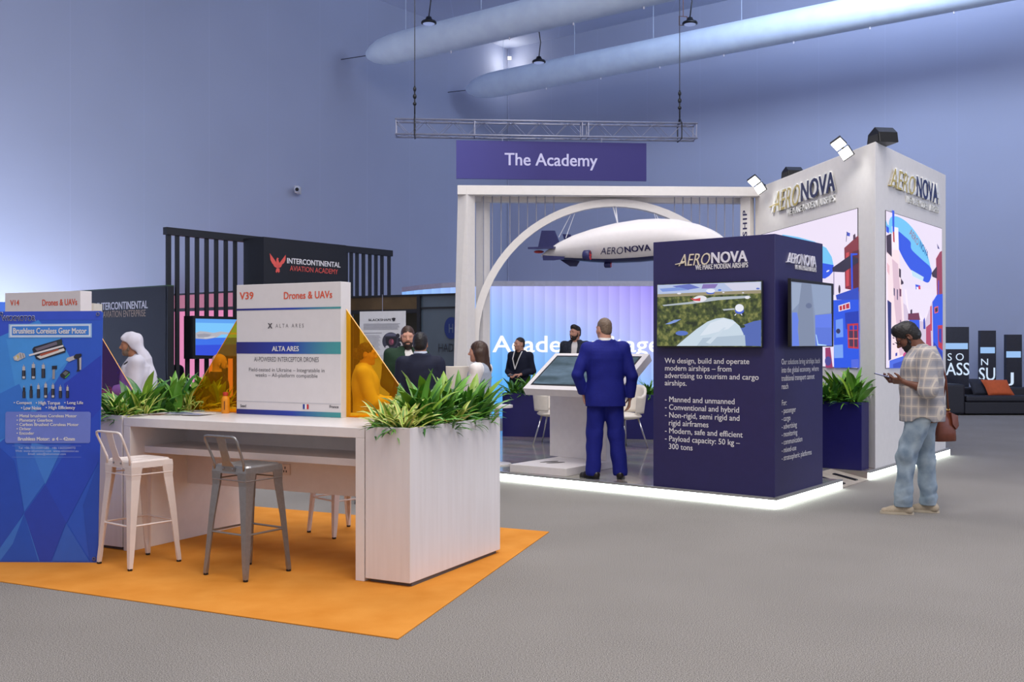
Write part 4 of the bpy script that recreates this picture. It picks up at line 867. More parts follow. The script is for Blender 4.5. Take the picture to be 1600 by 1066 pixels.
# ---------------------------------------------------------------- blue motor banner on its stand
QL, QR = at(-12, 540, 7.36), at(156.5, 540, 7.345); MF = Face(QL, QR)
bn = thing('display_banner', 'tall blue printed banner with gear motors standing at the left edge', 'banner', MF.pt(MF.len/2, 0, -.1))
LEAN = .022
u1 = MF.len; zt = 1.81
m = pm('banner_print_blue', (44, 92, 206), .4, var=.02)
mb = MB(); th = .004
c = [(0,.006),(u1-.018,.006),(u1+.02,zt),(0,zt)]
mb.hexa([MF.pt(c[0][0],c[0][1],0), MF.pt(c[1][0],c[1][1],0), MF.pt(c[1][0],c[1][1],-th), MF.pt(c[0][0],c[0][1],-th), MF.pt(c[3][0],c[3][1],0), MF.pt(c[2][0],c[2][1],0), MF.pt(c[2][0],c[2][1],-th), MF.pt(c[3][0],c[3][1],-th)])
sheet = mb.build('printed_sheet', m, bn)
cb1 = lambda x, y: (x/5.329, 440+y/5.329)
cb2 = lambda x, y: (x/4.1, 630+y/4.1)
def patch(name, layers, off, conv=None, step=.0002):
    mb = MB(); cols = []
    for i, (cc, pts) in enumerate(layers):
        mm = pr(cc)
        if mm not in cols: cols.append(mm)
        mb.mat(cols.index(mm)); q = [conv(*p) if conv else p for p in pts]
        MF.poly(mb, [MF.uv(x, y, off) for x, y in q], off+i*step)
    return mb.build(name, cols, bn)
patch('facet_print', [
 ((62,140,226), [(-10,520),(60,500),(110,560),(60,640),(-10,700)]), ((70,152,232), [(10,530),(90,520),(110,560),(30,640)]), ((52,84,208), [(-10,487),(159,486),(159,500),(60,500),(-10,530)]),
 ((40,66,190), [(100,600),(158,555),(157,640),(110,690)]), ((52,118,214), [(-10,620),(30,600),(50,640),(20,680),(-10,690)]),
 ((36,78,190), [(0,700),(22,720),(38,800),(0,865)]), ((54,112,212), [(38,800),(70,755),(52,700),(22,690)]), ((64,128,220), [(50,690),(95,705),(71,757),(48,700)]),
 ((40,70,186), [(71,757),(104,815),(80,877),(62,877),(38,803)]), ((38,74,196), [(71,757),(120,680),(156,640),(155,720),(104,818)]), ((56,118,214), [(38,803),(62,877),(-8,877),(-8,868)]), ((34,86,196), [(20,850),(38,803),(60,877),(0,877)]), ((50,100,204), [(104,818),(140,877),(82,877)]), ((36,80,190), [(130,790),(155,720),(154,877),(140,877)]),
], .0006)
patch('title_box', [((150,190,240), [(13.5,506.5),(143.5,505.5),(143.5,527.5),(13.5,528)]), ((216,228,246), [(16,508),(141.5,507),(141.5,526),(16,526.5)]), ((62,132,222), [(18.5,510.2),(138.8,509.2),(138.8,523.7),(18.5,524.2)])], .003)
ins = pr((38,40,110))
text('WKXMOTOR', MF, 2.5, 55.5, 493, 501.5, pr((214,222,244)), bn, 'brand_lettering', .06, off=.0042, space=1.06); text('WKXMOTOR', MF, 3, 55, 493.6, 501, ins, bn, 'brand_lettering', .02, off=.0062, space=1.06)
text('Brushless Coreless Gear Motor', MF, 20.5, 135.5, 512.5, 521.5, INKW, bn, 'title_lettering', .035, off=.005)
text('• Compact', MF, 21.5, 50, 627, 633, INKW, bn, 'lettering', .03, off=.004); text('• High Torque', MF, 56, 94, 627, 634, INKW, bn, 'lettering', .03, off=.004); text('• Long Life', MF, 100.5, 130, 627, 633, INKW, bn, 'lettering', .03, off=.004)
text('• Low Noise', MF, 33, 64.5, 634.8, 640.5, INKW, bn, 'lettering', .03, off=.004); text('• High Efficiency', MF, 71.5, 117.5, 634.5, 641, INKW, bn, 'lettering', .03, off=.004)
patch('text_box', [((112,130,214), [(10.5,643.5),(139.5,643.5),(142,646),(141,690),(139,692.5),(10,692.5),(8,690),(8.5,646)])], .004)
text('• Metal brushless Coreless Motor\n• Planetary Gearbox\n• Carbon Brushed Coreless Motor\n• Driver\n• Encoder', MF, 26, 123, 647.5, 679.5, INKW, bn, 'bullet_lettering', .03, off=.0048)
text('Brushless Motor:  ø 4 – 42mm', MF, 28, 117, 683, 689, INKW, bn, 'lettering', .045, off=.0048)
mb = MB()
for y in (697, 714.5):
    for k in range(54):
        x = 19.5+k*2.0; a, v = MF.uv(x, y, .003); MF.poly(mb, [(a,v-.0015),(a+.004,v-.0015),(a+.004,v+.0015),(a,v+.0015)], .004)
mb.build('dotted_rule', pr((150,170,230)), bn)
text('Tel: +86-755-23091682   +86 13632394772\nWeb: www.wkxmotor.com  www.wkxmotor.eu\nEmail: sales@wkxmotor.com', MF, 24, 122.5, 698.5, 712, pr((190,204,240)), bn, 'contact_lettering', .0, 'CENTER', off=.004)
# printed motors
L_ = []; D=(34,36,52); SV=(190,186,190); LG=(220,216,214); BR=(176,84,60)
L_ += [(D,[(268,565),(282,545),(510,478),(520,520),(548,560),(545,590),(330,655),(300,645)]), ((112,104,122),[(290,560),(500,490),(505,515),(310,580)]), ((50,60,60),[(470,500),(515,482),(520,520),(480,530)]), (LG,[(305,625),(530,555),(540,575),(335,645)]), (BR,[(330,605),(485,560),(490,572),(340,622)]), ((226,222,226),[(240,608),(525,528),(530,542),(245,622)])]
PM = [L_]; L_ = [(SV,[(110,628),(165,590),(205,600),(212,630),(150,662),(118,655)]), ((210,190,110),[(118,635),(150,612),(160,630),(140,655)]), (LG,blob(135,638,10,14)), ((120,120,130),[(165,600),(170,598),(180,640),(174,642)]), ((120,120,130),[(185,598),(190,598),(200,632),(194,635)])]
PM.append(L_); L_ = [(SV,[(548,655),(560,635),(625,615),(630,645),(575,668)]), (D,[(612,625),(630,605),(675,600),(682,615),(660,640),(620,645)]), (D,[(642,640),(660,640),(660,738),(665,748),(635,750),(645,730)]), (SV,[(660,640),(678,630),(676,735),(662,735)])]
for x, y0, y1, w, top in ((198,693,812,30,SV),(278,672,812,34,SV),(361,678,803,32,SV),(200,868,970,26,D),(259,855,970,26,D),(320,848,970,26,SV),(380,836,970,28,SV),(441,845,970,28,SV),(503,862,970,26,SV),(562,862,970,24,SV)):
    PM.append(L_); L_ = [((170,168,176),rect(x-3,y0,x+3,y0+25)), (top,rect(x-w*.38,y0+15,x+w*.38,y0+55)), (D,rect(x-w*.5,y0+48,x+w*.5,y1)), ((84,84,96),rect(x-w*.18,y0+52,x+w*.0,y1-4))]
    if y1 in (812, 970) and w > 27: L_ += [((200,196,200),rect(x-w*.35,y1-22,x+w*.35,y1-4))]
PM.append(L_); L_ = [(D,[(432,703),(475,700),(475,730),(432,733)]), ((150,148,156),[(438,733),(458,732),(456,812),(435,812)])]; PM.append(L_); L_ = [(D,[(500,775),(545,735),(582,752),(578,770),(535,812),(505,795)]), ((104,108,110),[(522,765),(545,745),(572,758),(545,785)]), ((80,170,70),[(540,800),(580,762),(582,772),(545,806)])]
PM.append(L_)
for g_ in PM: patch('printed_motor', g_, .0046, cb1, .00005)
for px, py in ((153.5, 491), (3, 490.5), (147.5, 873)):
    u, v = MF.uv(px, py); p = MF.pt(u, v, .004); mb = MB(); mb.tube([p+Vector((.011*math.cos(a),-.003,.011*math.sin(a))) for a in [k*math.pi/5 for k in range(10)]], .003, 5, closed=True); mb.build('eyelet', STEEL, bn)
hub = MF.pt(u1*.5, .85, -.16); mb = MB(); mb.ball(hub, .04, 10); mb.build('hub', BLACK, bn)
for u, v in ((.03,zt-.03),(u1-.02,zt-.03),(.03,.06),(u1-.04,.06)):
    mb = MB(); mb.tube([hub, MF.pt(u, v, -.012)], .008, 6); mb.build('stand_pole', BLACK, bn)
mb = MB(); mb.tube([hub, MF.pt(u1*.5, .012, -.45)], .008, 6); mb.build('stand_pole', BLACK, bn)

# ---------------------------------------------------------------- second booth sign and its counter, behind the banner
A2 = Vector((-4.64, 9.33, 0)); B2 = Vector((-3.78, 8.93, 0)); V2 = (B2-A2).normalized(); W2 = Vector((-V2.y, V2.x, 0))
t = thing('counter_table', 'white counter behind the blue banner carrying the V14 sign', 'counter', (A2+B2)/2, math.atan2(V2.y, V2.x))
def c2box(mb, b0, a0, z0, b1, a1, z1): q = lambda b_, a_, z: Vector((A2+V2*b_+W2*a_)[:2]+(z,)); return mb.hexa([q(b0,a0,z0),q(b1,a0,z0),q(b1,a1,z0),q(b0,a1,z0),q(b0,a0,z1),q(b1,a0,z1),q(b1,a1,z1),q(b0,a1,z1)])
mb = MB(); c2box(mb, -.6, -.65, .955, 1.05, .55, 1.022); mb.build('top', WHITE, t)
for b0 in (-.6, .98):
    mb = MB(); c2box(mb, b0, -.65, 0.001, b0+.07, .55, .955); mb.build('end_panel', WHITE, t)
f2, sg2 = sign('white booth sign lettered V14 in red, standing behind the blue banner', A2, B2, .125, 1.022, 2.05)
text('V14', f2, 16, 30, 468.8, 477.5, ORANGEINK, sg2, 'lettering', .025); text('Drones & UAVs', f2, 66, 120.5, 467.5, 477.5, ORANGEINK, sg2, 'lettering', .022)
stripe(f2, sg2, f2.uv(70,494)[1], f2.uv(70,491.5)[1], GRAD)
wp2 = Face(A2+W2*.06, B2+W2*.06); q0 = wp2.uv(152,523); q1 = wp2.uv(189,602)
wing([(wp2.len+.01,1.024),(wp2.len+.01,1.86),(wp2.len+.66,1.05)], 'clear purple-tinted acrylic wing seen at the right edge of the blue banner', '', wp2, PURP)
p = at(150, 540, 11.5); mb = MB(); mb.box(p.x-.35, 11.5, 0.0, p.x-.03, 11.75, 1.57+66/F*11.5); o = mb.build('cream_pillar', pm('cream_board', (222,214,200), .6)); tag(o, 'narrow cream board standing behind the V14 sign', 'board')
p = at(-60, 540, 15); mb = MB(); mb.box(p.x-1.2, 15, .0, at(9,540,15).x, 15.2, 1.57+68/F*15); o = mb.build('blue_partition', pm('glow_blue_panel', (0,0,0), emit=(70,120,235), es=.9)); tag(o, 'glowing blue partition just visible at the left edge behind the V14 sign', 'partition')

# ---------------------------------------------------------------- dark stand with slats at left
IC = Vector(((262-800)/F*16.6, 16.6, 0))
IL = IC-ax_b*4.2
IF = Face(IL, IC)
t = thing('partition_panel', 'black partition panel with white and tan lettering behind the man in white', 'partition', (IL+IC)/2, STR)
mb = MB(); IF.box(mb, 0, .0, IF.len, 2.54, -.12, 0); mb.build('panel', BLACKP, t)
mb = MB(); IF.box(mb, 0, 2.54, IF.len, 2.556, -.12, 0.005); mb.build('edge_trim', pm('green_edge', (60,90,60), .5), t)
text('INTERCONTINENTAL', IF, 152, 231, 471.5, 483.5, INKW, t, 'lettering', .03); text('AVIATION ENTERPRISE', IF, 161, 227.5, 485, 495.5, pr((186,160,134)), t, 'lettering', .0)
SLF = Face(IC, IC+ax_a*5.2)
t = thing('slat_screen', 'tall open screen of black vertical slats beside the black lettered panel', 'screen', IC+ax_a*2.6)
SH = 3.5
mb = MB(); SLF.box(mb, -.02, SH-.12, SLF.len, SH, -.1, .0); mb.build('top_rail', BLACKP, t)
mb = MB(); SLF.box(mb, .02, .001, SLF.len, .1, -.1, .0); mb.build('bottom_rail', BLACKP, t)
us = [SLF.uv(px, 430)[0] for px in (264.5,279,295,310,325,340,355,369.5,543,551,560,570,580,589.5,599,610)]
for k, u in enumerate(us):
    w = .10 if k == 0 else .066
    mb = MB(); SLF.box(mb, max(.0,u-w/2), .1, u+w/2, SH-.12, -.06, -.02); mb.build('slat', BLACKP, t)
# header tower with the eagle
EC = Vector(((412-800)/F*17.45, 17.45, 0)); EF = Face(EC, EC+ax_a*1.9); EL = Face(EC-ax_b*.55, EC)
t = thing('sign_tower', 'black sign tower with a red eagle emblem standing behind the V39 sign', 'sign', EC+ax_a*.95)
q = [EC, EC+ax_a*1.9, EC+ax_a*1.9-ax_b*.55, EC-ax_b*.55]; HT = EYE+170/F*17.45
mb = MB(); mb.prism([(p.x,p.y) for p in q], .001, HT); mb.build('body', BLACKP, t)
ce = lambda x, y: (240+x/3.9925, 340+y/3.9925)
REDP = pr((226,92,84))
def epoly(pts): return [EF.uv(*ce(x, y)) for x, y in pts]
mb = MB()
for pts in ([(723,222),(740,245),(752,262),(764,280),(768,300),(752,300),(738,286),(728,265)], [(823,232),(808,252),(796,268),(784,284),(776,300),(794,298),(812,284),(822,264)], [(764,262),(770,250),(780,256),(776,262),(784,285),(780,315),(770,318),(764,300)], [(764,318),(784,318),(786,338),(778,346),(772,336),(766,346),(760,338)], [(745,296),(768,300),(770,316),(754,308)], [(776,300),(800,296),(792,310),(776,316)]):
    EF.poly(mb, epoly(pts), .006)
mb.build('eagle_emblem', REDP, t)
text('INTERCONTINENTAL', EF, 448.5, 532, 406.5, 415, INKW, t, 'lettering', .035, off=.006); text('AVIATION ACADEMY', EF, 453, 528, 418, 426, REDP, t, 'lettering', .0, off=.006)
# television on the slats
SVF = Face(IC+ax_a*.2, IC+ax_a*3)
u0 = SLF.uv(303, 530, .3)[0]
t = thing('television', 'television showing a blue sea and rocky coast, mounted before the black slats', 'television', SLF.pt(u0+.6, 1.3, .2), math.atan2(ax_a.y, ax_a.x))
ua, ub = SLF.uv(304, 530, .3)[0], SLF.uv(392, 530, .3)[0]; vb, va = SLF.uv(330, 497, .3)[1], SLF.uv(330, 558, .3)[1]
mb = MB(); SLF.box(mb, ua-.03, va-.03, ub+.03, vb+.03, .24, .3); mb.build('casing', BLACK, t)
mb = MB(); SLF.box(mb, ua-.0, va-.03, ub+.0, vb+.03, .005, .24); mb.build('mount_box', BLACK, t)
cs = lambda x, y: (150+x/6.27, 490+y/6.27)
picture(SLF, 'screen', t, [((120,196,250), [(975,50),(1500,62),(1500,420),(975,408)]), ((90,160,240), [(975,50),(1500,62),(1500,100),(975,90)]), ((52,110,232), [(975,240),(1500,235),(1500,420),(975,408)]), ((40,72,216), [(975,310),(1500,300),(1500,420),(975,408)]),
 ((176,176,186), [(975,190),(1020,172),(1080,178),(1150,190),(1220,176),(1300,186),(1500,190),(1500,205),(1230,205),(1180,235),(1080,252),(975,246)]), ((150,150,164), [(985,205),(1060,196),(1130,206),(1100,230),(1000,232)]), ((196,196,204), [(1060,232),(1170,222),(1150,238),(1060,246)])], .303, cs, .0006)
# pink lit partition behind the slats
PKF = Face(at(225,540,24.2), at(225,540,24.2)+ax_b*4.4)
t = thing('pink_partition', 'pink lit partition with dark frames behind the black slat screen', 'partition', PKF.pt(2.2, 0, -.1), STR)
hz = EYE+76/F*24
PINK = pm('pink_glow', (0,0,0), emit=(226,130,176), es=.95); PINK2 = pm('pink_fascia', (0,0,0), emit=(176,104,130), es=.9)
mb = MB(); PKF.box(mb, 0, 0.001, PKF.len, hz-.35, -.1, 0); mb.build('lit_panel', PINK, t)
mb = MB(); PKF.box(mb, 0, hz-.3, PKF.len, hz, -.1, 0.02); mb.build('fascia', PINK2, t)
mb = MB(); PKF.box(mb, 0, hz-.37, PKF.len, hz-.3, -.1, 0.04); mb.build('cross_beam', BLACKP, t)
mb = MB(); PKF.box(mb, 0, hz, PKF.len, hz+.04, -.1, .04); mb.build('top_edge', BLACKP, t)
u = PKF.uv(268, 540)[0]; mb = MB(); PKF.box(mb, u-.1, .002, u+.02, hz, 0, .05); mb.build('frame_post', pm('purple_post', (70,40,110), .5), t)
# brown stand with a glass wall
BRF = Face(at(543,540,18.0), at(712,540,16.9))
t = thing('exhibition_booth', 'dark booth with a bronze fascia and smoked glass wall behind the group', 'booth', BRF.pt(BRF.len/2, 0, -.5))
hb = BRF.uv(600, 461.5)[1]; ug = BRF.uv(655, 500)[0]
m = pm('bronze_fascia', (92, 74, 48), .35, .3, var=.3, scale=2.5)
mb = MB(); BRF.box(mb, 0, BRF.uv(600,484)[1], ug, hb-.03, -.1, 0); mb.build('fascia', m, t)
mb = MB(); BRF.box(mb, 0, hb-.03, BRF.len+.1, hb, -.12, .02); mb.build('top_edge', BLACKP, t)
mb = MB(); BRF.box(mb, 0, BRF.uv(600,490)[1], ug, BRF.uv(600,484)[1], -.12, .02); mb.build('beam', BLACKP, t)
mb = MB(); BRF.box(mb, -.3, .001, ug+.3, hb-.04, -.6, -.55); mb.build('back_panel', pm('olive_board', (44,40,24), .5, var=.2, scale=2), t)
mb = MB(); BRF.box(mb, ug-.03, .001, ug+.03, hb, -.1, .03); mb.build('frame_post', BLACKP, t)
GLS = pm('smoked_glass', (74, 88, 104), .12, .0, var=.15, scale=1.2)
mb = MB(); BRF.box(mb, ug, .001, BRF.len+.1, hb-.03, -.06, -.02); mb.build('glass_wall', GLS, t)
mb = MB(); BRF.box(mb, ug, hb-.25, BRF.len+.1, hb-.22, -.02, .0); mb.build('glazing_bar', BLACKP, t)
cg = lambda x, y: (540+x/5.33, 480+y/5.33)
lg_ = pm('glass_lettering', (24, 44, 110), .5)
mb = MB(); BRF.poly(mb, [BRF.uv(*cg(x, y)) for x, y in blob(880,175,58,92,28)], .002); mb.build('round_emblem', lg_, t)
text('H', BRF, *[cg(860,0)[0], cg(895,0)[0], cg(0,140)[1], cg(0,215)[1]], pm('emblem_grey',(96,110,134),.5), t, 'lettering', off=.006)
text('HADID', BRF, cg(772,0)[0], cg(960,0)[0], cg(0,305)[1], cg(0,372)[1], pr((30,34,44)), t, 'lettering', -.004, off=.002)
mb = MB(); BRF.poly(mb, [BRF.uv(*cg(x, y)) for x, y in [(775,520),(775,440),(786,425),(796,450),(815,470),(830,500),(870,485),(905,490),(905,560),(775,560)]], .002); mb.build('skyline_print', lg_, t)
# product poster
PO = Face(at(561.5,540,15.4), at(634,540,15.05))
t = thing('product_poster', 'white hanging product poster with a dark round camera picture and small print', 'poster', PO.pt(PO.len/2, 1.3))
cp = lambda x, y: (540+x/5.33, 480+y/5.33)
u0, v1 = PO.uv(562, 487); u1p, v0 = PO.uv(633, 582); v0 = .5
mb = MB(); PO.box(mb, u0, v0, u1p, v1, -.02, 0); mb.build('sheet', pr((212,214,220)), t)
mb = MB(); PO.box(mb, (u0+u1p)/2-.004, v1, (u0+u1p)/2+.004, v1+.25, -.012, -.006); mb.build('hanger', ALU, t)
text('BLACKSHAPE', PO, cp(192,0)[0], cp(380,0)[0], cp(0,97)[1], cp(0,116)[1], pr((36,38,46)), t, 'lettering', .02)
def ppatch(name, layers):
    mb = MB(); cols = []
    for i, (cc, pts) in enumerate(layers):
        mm = pr(cc)
        if mm not in cols: cols.append(mm)
        mb.mat(cols.index(mm)); PO.poly(mb, [PO.uv(*cp(x, y)) for x, y in pts], .003+i*.0003)
    return mb.build(name, cols, t)
ppatch('camera_print', [((60,62,78), blob(378,285,72,75,26)), ((28,28,40), [(332,250),(428,250),(424,300),(400,330),(360,330),(336,300)]), ((96,98,122), [(330,240),(345,218),(410,218),(430,240)]), ((110,60,80), blob(382,290,22,26)), ((170,90,110), blob(392,285,8,16)), ((40,40,52), blob(436,238,16,18)), ((40,40,52), blob(451,273,15,17)), ((40,40,52), blob(448,313,15,17)), ((40,40,52), blob(425,345,15,17)), ((40,40,52), blob(388,358,15,17)), ((200,200,208), blob(348,340,16,20)), ((40,40,50), [(384,95),(400,88),(418,92),(412,115),(396,118)]), ((36,36,44), [(303,470),(316,470),(316,440),(322,440),(322,458),(332,458),(332,470),(332,500),(303,500)])])
mb = MB()
for x0, x1, y in [(150,455,138+9*k) for k in range(6)]+[(150,322,213),(150,320,216)]+[(150,295,235+9*k) for k in range(14)]+[(150,450,400+9*k) for k in range(6)]+[(150,250,385)]:
    a, b_ = cp(x0, y), cp(x1-((y*7)%23), y+3.2); ua, vt = PO.uv(*a); ub_, vb_ = PO.uv(*b_); PO.poly(mb, [(ua,vb_),(ub_,vb_),(ub_,vt),(ua,vt)], .0028)
mb.build('print_lines', pr((168,170,180)), t)

# ---------------------------------------------------------------- touch desk on the stand
DB = Vector((.74,-.67,0)).normalized(); DA = Vector((.67,.74,0)).normalized(); DO = Vector(((816.6-800)/F*12.4, 12.4, 0))
def dk(b_, a_, z): p = DO+DB*b_+DA*a_; return Vector((p.x, p.y, z))
t = thing('touch_desk', 'white pedestal desk with a large tilted touch screen in front of the man in blue', 'desk', dk(.7,.4,.1), math.atan2(DB.y, DB.x))
W = 1.43; zb = EYE-67/F*12.4; zt_ = 1.475
def slab(mb, b0, b1, s0, s1, d0, d1):          # s along the slope 0..1, d thickness below the surface
    P0 = lambda b_, s, d: dk(b_, .62*s+d*.55, zb+(zt_-zb)*s-d*.83)
    return mb.hexa([P0(b0,s0,d1),P0(b1,s0,d1),P0(b1,s1,d1),P0(b0,s1,d1),P0(b0,s0,d0),P0(b1,s0,d0),P0(b1,s1,d0),P0(b0,s1,d0)])
mb = MB(); slab(mb, 0, W, 0, 1, 0, .10); mb.build('screen_housing', WHITE, t, bevel=.006)
mb = MB(); slab(mb, .075, W-.075, .10, .92, -.004, .02); mb.build('screen_bezel', BLACK, t)
m, nt, b = node_mat('touch_screen_picture'); b.inputs['Base Color'].default_value = (.02,.02,.02,1); b.inputs['Roughness'].default_value = .12
tc = nt.nodes.new('ShaderNodeTexCoord'); n = nt.nodes.new('ShaderNodeTexNoise'); n.inputs['Scale'].default_value = 2.2; n.inputs['Detail'].default_value = 4; mp = nt.nodes.new('ShaderNodeMapping'); mp.inputs['Scale'].default_value = (1.2,1.2,6)
r = nt.nodes.new('ShaderNodeValToRGB'); e = r.color_ramp.elements; e[0].position = .35; e[0].color = lin((66, 88, 96))+(1,); e[1].position = .65; e[1].color = lin((112, 136, 156))+(1,)
nt.links.new(tc.outputs['Object'], mp.inputs[0]); nt.links.new(mp.outputs[0], n.inputs['Vector']); nt.links.new(n.outputs['Fac'], r.inputs['Fac']); nt.links.new(r.outputs['Color'], b.inputs['Emission Color']); b.inputs['Emission Strength'].default_value = .75
mb = MB(); slab(mb, .10, W-.10, .135, .885, -.006, 0); mb.build('touch_screen', m, t)
pb0 = .03; pa0 = (Vector((.57,12.66,0))-DO).dot(DA)
mb = MB()
for b0, b1, a0, a1, z0, z1 in ((.02,.90,pa0,pa0+.26,.19,.98),):
    mb.hexa([dk(b0,a0,z0),dk(b1,a0,z0),dk(b1,a1,z0),dk(b0,a1,z0),dk(b0,a0,z1),dk(b1,a0,z1),dk(b1,a1,z1+.06),dk(b0,a1,z1+.06)])
mb.build('pedestal', WHITE, t, bevel=.004)
mb = MB(); mb.hexa([dk(.3,.2,zb+.03),dk(1.1,.2,zb+.03),dk(1.1,pa0+.2,.92),dk(.3,pa0+.2,.92),dk(.3,.25,zb+.1),dk(1.1,.25,zb+.1),dk(1.1,pa0+.25,1.25),dk(.3,pa0+.25,1.25)]); mb.build('support_arm', WHITE, t)
n_ = floor_at(885,745,.1); l_ = floor_at(796.6,737.5,.1); bk_ = Vector((.54,12.66,0))+DA*.35; dd = bk_-l_; rt_ = n_+(bk_-l_)
mb = MB(); mb.prism([(p.x,p.y) for p in (l_, n_, Vector((rt_.x,rt_.y,0)), Vector((bk_.x,bk_.y,0)))], .1, .19); mb.build('base_plate', WHITE, t, bevel=.004)
FP = pm('footprint_grey', (96,92,90), .6)
for i, (px, py) in enumerate(((858,721.8),(868,723.2))):
    p = floor_at(px, py, .1905); M = Matrix.Translation(p)@Matrix.Rotation(.55, 4, 'Z'); mb = MB()
    pts = [M@Vector((.13*math.cos(a), .042*math.sin(a)*(1+.25*math.cos(a)), 0)) for a in [k*math.pi/9 for k in range(18)]]
    mb.add([q+Vector((0,0,.0005)) for q in pts]+[q+Vector((0,0,.002)) for q in pts], [tuple(range(17,-1,-1)), tuple(range(18,36))]+[(k,(k+1)%18,18+(k+1)%18,18+k) for k in range(18)]); mb.build('footprint_sticker', FP, t)

# ---------------------------------------------------------------- shell chairs
SHELL = pm('cream_leather', (226, 218, 206), .45, var=.03); CHR = pm('chrome', (190,190,195), .15, 1.)
def shell_chair(loc, rz, label, g, zs=.46):
    t = thing('shell_chair', label, 'chair', loc, rz, g); T = wm(t); mb = MB()
    vs = []; K = 12; rows = []
    for j in range(9):                                    # back shell: a curved wrap
        v = j/8
        for i in range(K+1):
            a = math.radians(-100+200*i/K); rr_ = .25+.04*v; x = rr_*math.sin(a)*1.02; y = -.02-rr_*math.cos(a)*.95
            hh = .04+(.40-.16*abs(math.sin(a))**2.2)*v
            rows.append(T@Vector((x, y, zs+hh)))
    f_ = [(j*(K+1)+i, j*(K+1)+i+1, (j+1)*(K+1)+i+1, (j+1)*(K+1)+i) for j in range(8) for i in range(K)]
    mb.add(rows, f_); o = mb.build('backrest', SHELL, t, smooth=True); s_ = o.modifiers.new('shell', 'SOLIDIFY'); s_.thickness = .035
    mb = MB(); mb.ball((0,0,0), 1, 20, (.26,.25,.055)); mb.v = [T@(v+Vector((0,0.03,zs))) for v in mb.v]; mb.build('seat', SHELL, t, smooth=True)
    for sx in (-1,1):
        for sy in (-1,1):
            mb = MB(); mb.tube([T@Vector((sx*.14, .02+sy*.13, zs-.03)), T@Vector((sx*.23, .02+sy*.24, .0))], [.014,.010], 8); mb.build('leg', CHR, t, smooth=True)
    return t
shell_chair(floor_at(862,694,.1), -1.9, 'cream shell chair with chrome legs partly hidden by the left of the touch desk', 'cream shell chairs')
shell_chair(floor_at(969,700,.1)+Vector((.08,0,0)), 2.2, 'cream shell chair with chrome legs behind the right leg of the man in blue', 'cream shell chairs')
# high cream chair and small table by the seated group
p = at(715, 540, 11.25); t = thing('high_chair', 'cream upholstered high-back bar chair beside the long-haired woman', 'chair', (p.x,p.y,0), .3); T = wm(t)
mb = MB(); N = 10; vs = []
for z in (.82,.9,1.1,1.28,1.335,1.345):
    for k in range(N+1):
        a = math.radians(-75+150*k/N); w = .235 if z < 1.3 else .225; vs.append(T@Vector((w*math.sin(a), -.02-w*math.cos(a)*.8, z)))
mb.add(vs, [(j*(N+1)+i, j*(N+1)+i+1, (j+1)*(N+1)+i+1, (j+1)*(N+1)+i) for j in range(5) for i in range(N)]); o = mb.build('backrest', SHELL, t, smooth=True); s_ = o.modifiers.new('pad', 'SOLIDIFY'); s_.thickness = .05
mb = MB(); mb.ball((0,0,0), 1, 18, (.24,.23,.06)); mb.v = [T@(v+Vector((0,0,.8))) for v in mb.v]; mb.build('seat', SHELL, t, smooth=True)
for sx in (-1,1):
    for sy in (-1,1):
        mb = MB(); mb.tube([T@Vector((sx*.15,sy*.15,.78)), T@Vector((sx*.22,sy*.22,0.0))], .014, 6); mb.build('leg', CHR, t)
p = at(776, 540, 12.6); t = thing('side_table', 'small white side table half hidden behind the right planter', 'table', (p.x,p.y,.1)); zt2 = EYE-93/F*12.6
mb = MB(); mb.lathe([(.20,zt2-.03),(.20,zt2)], (p.x,p.y,0), 28); mb.build('table_top', WHITE, t); mb = MB(); mb.lathe([(.18,.1),(.18,.115),(.03,.13),(.03,zt2-.03)], (p.x,p.y,0), 20); mb.build('pedestal', WHITE, t)

# ---------------------------------------------------------------- navy planters
a_ = floor_at(785,682,.1); q = Vector((2.45,15.86,0)); d_ = (q-a_).normalized(); d_.z = 0; w_ = Vector((-d_.y,d_.x,0))
planter('long navy planter behind the touch desk on the stand', [(p.x,p.y) for p in (a_, a_+d_*2.6, a_+d_*2.6+w_*.45, a_+w_*.45)], .1, .70, NAVYP)
def nf(u, v, z): p = a_+d_*u+w_*v; return Vector((p.x,p.y,z))
pn = [(.06+.094*i, .12+.2*((i*7)%3)/2, ('fine','broad','fine','striped','fine')[i%5]) for i in range(10)]+[(.03+.1*i, .05, 'fern') for i in range(10)]
bed(0, 2.6, .76, 'plants in the long navy planter', 'the long navy planter', 300, [(u, v, k) for u, v, k in pn], 1.05, nf)
n_ = floor_at(1350,736,.1); r_ = floor_at(1365.5,733.2,.1); bb = (st(-1,0)-st(0,0)).normalized(); aa_ = (st(0,1)-st(0,0)).normalized()
n0 = st(-.10, 2.70, .1)
def nf2(u, v, z): p = n0+bb*u+aa_*v; return Vector((p.x,p.y,z))
planter('navy planter in the gap between the kiosk and the white tower', [tuple(nf2(*q,0)[:2]) for q in ((.95,0),(0,0),(0,.25),(.95,.25))], .1, .80, NAVYP)
bed(0, .95, .86, 'plants in the navy planter by the tower', 'the navy planter beside the tower', 400, [(.12,.1,'broad'),(.3,.14,'broad'),(.5,.1,'fine'),(.7,.13,'broad'),(.15,.15,'fine'),(.4,.06,'fine'),(.85,.08,'striped'),(.2,.04,'fern'),(.5,.03,'fern'),(.8,.04,'fern'),(.62,.15,'fine')], 1.1, nf2)

